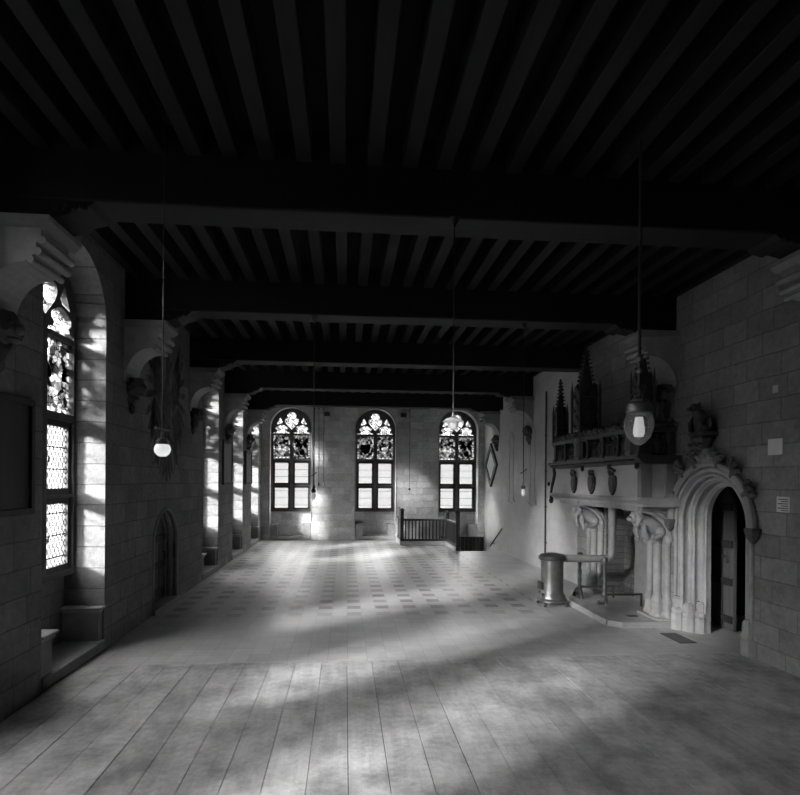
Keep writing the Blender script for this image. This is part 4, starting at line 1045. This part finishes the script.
# opal globe left
x, y = -1.42, 4.45; z = 2.385
t = thing('pendant_lamp', (x, y, z), 'small glowing opal globe lamp hanging before the painted eagle', 'lamp')
lamp_rod(t, x, y, z+.17, ZC, .005)
b = MB(); b.lathe([(0, z), (.03, z+.004), (.056, z+.03), (.063, z+.055), (.056, z+.085), (.045, z+.098)], x, y, 24); b.obj('globe', M['opal'], t, smooth=True)
b = MB(); b.lathe([(.045, z+.095), (.049, z+.10), (.049, z+.125), (.037, z+.13), (.037, z+.14), (.012, z+.15), (.01, z+.19), (0, z+.19)], x, y, 20); b.obj('collar', M['iron_worn'], t, smooth=True)
b = MB(); b.tube([(x-.05, y, z+.225), (x, y, z+.215), (x+.05, y, z+.205)], .008, 6); b.blob((x-.05, y, z+.225), .013, 1); b.obj('gas_tap', M['brass'], t)
# middle lamp in front of the third end window
x, y = .985, 5.00; z = 2.68
t = thing('pendant_lamp', (x, y, z), 'frosted glass lamp hanging in front of the end window over the stairs', 'lamp')
lamp_rod(t, x, y, z+.14, ZS, .006)
b = MB(); b.lathe([(0, z), (.03, z+.005), (.05, z+.035), (.05, z+.07), (.036, z+.09)], x, y, 20); b.obj('globe', M['faint_glass'], t, smooth=True)
b = MB(); b.lathe([(.036, z+.088), (.04, z+.09), (.04, z+.11), (.012, z+.125), (.01, z+.16)], x, y, 16); b.obj('collar', M['brass'], t, smooth=True)
b = MB(); b.lathe([(.10, z+.075), (.075, z+.10), (.04, z+.115)], x, y, 20); b.obj('shade', M['faint_glass'], t, smooth=True)
def small_lamp(x, y, z, lab):
    t = thing('pendant_lamp', (x, y, z), lab, 'lamp'); lamp_rod(t, x, y, z+.2, ZS, .008)
    b = MB(); b.lathe([(0, z), (.022, z+.005), (.034, z+.04), (.03, z+.09), (.022, z+.11)], x, y, 16); b.obj('glass', M['faint_glass'], t, smooth=True)
    b = MB(); b.lathe([(.024, z+.105), (.034, z+.115), (.034, z+.15), (.014, z+.17), (.01, z+.22)], x, y, 16); b.obj('burner', M['iron'], t, smooth=True)
    b = MB(); b.tube([(x-.05, y, z+.34), (x, y, z+.37), (x+.05, y, z+.41)], .008, 6); b.obj('gas_tap', M['iron'], t)
small_lamp(-.46, 8.20, 1.93, 'little dark gas lamp hanging beside the end window by the left corner')
small_lamp(2.70, 8.20, 2.00, 'little gas lamp hanging against the painted right wall')
# cords by the end wall
cl = ['window cord with a heavy dark weight, beside the small hanging lamp', 'window cord with a small dark weight, middle one of the three', 'window cord with a pale handle, under the wall pulley']
for (x, zb, r), lb in zip(((-1.14, 1.92, .05), (-.98, 2.02, .036), (-.80, 2.02, .028)), cl):
    y = YB-.12; t = thing('hanging_rope', (x, y, zb), lb, 'cord', 'window cords on the end wall')
    b = MB(); b.tube([(x, y, zb+.05), (x, y, zb+.7), (x+.01, y, zb+.78), (x, y, 4.92)], .010, 6); b.obj('cord', M['rope'], t)
    b = MB(); b.lathe([(0, zb), (r*.5, zb+.01), (r, zb+.06), (r*.6, zb+.12), (.01, zb+.17)], x, y, 12); b.obj('weight', M['iron'] if r > .03 else M['paper'], t, smooth=True)
    b = MB(); b.box(x-.02, x+.02, y-.02, YB, 4.90, 4.95); b.obj('eyelet', M['iron'], t)
t = thing('hanging_rope', (2.44, YB-.10, 1.9), 'lone window cord with a small knob between the middle window and stairs', 'cord')
b = MB(); b.tube([(2.44, YB-.1, 1.95), (2.44, YB-.1, 4.9)], .008, 6); b.obj('cord', M['rope'], t)
b = MB(); b.blob((2.44, YB-.1, 1.93), .045, 2); b.obj('knob', M['iron'], t); b = MB(); b.box(2.42, 2.46, YB-.12, YB, 4.88, 4.93); b.obj('eyelet', M['iron'], t)
for x, lb in ((-.68, 'dark pulley bracket high on the end wall above three cords'), (2.20, 'dark pulley bracket high on the end wall beside the lone cord')):
    t = thing('pulley_bracket', (x, YB, 4.7), lb, 'pulley', 'pulley brackets on the end wall')
    b = MB(); b.box(x-.11, x+.11, YB-.10, YB, 4.77, 4.81, .005); b.box(x-.11, x+.11, YB-.10, YB, 4.66, 4.69, .005); pl_ = b.obj('plate', M['iron'], t)
    b = MB(); b.tube([(x-.1, YB-.06, 4.73), (x+.1, YB-.06, 4.73)], .035, 12); b.obj('wheel', M['iron'], pl_, smooth=True)
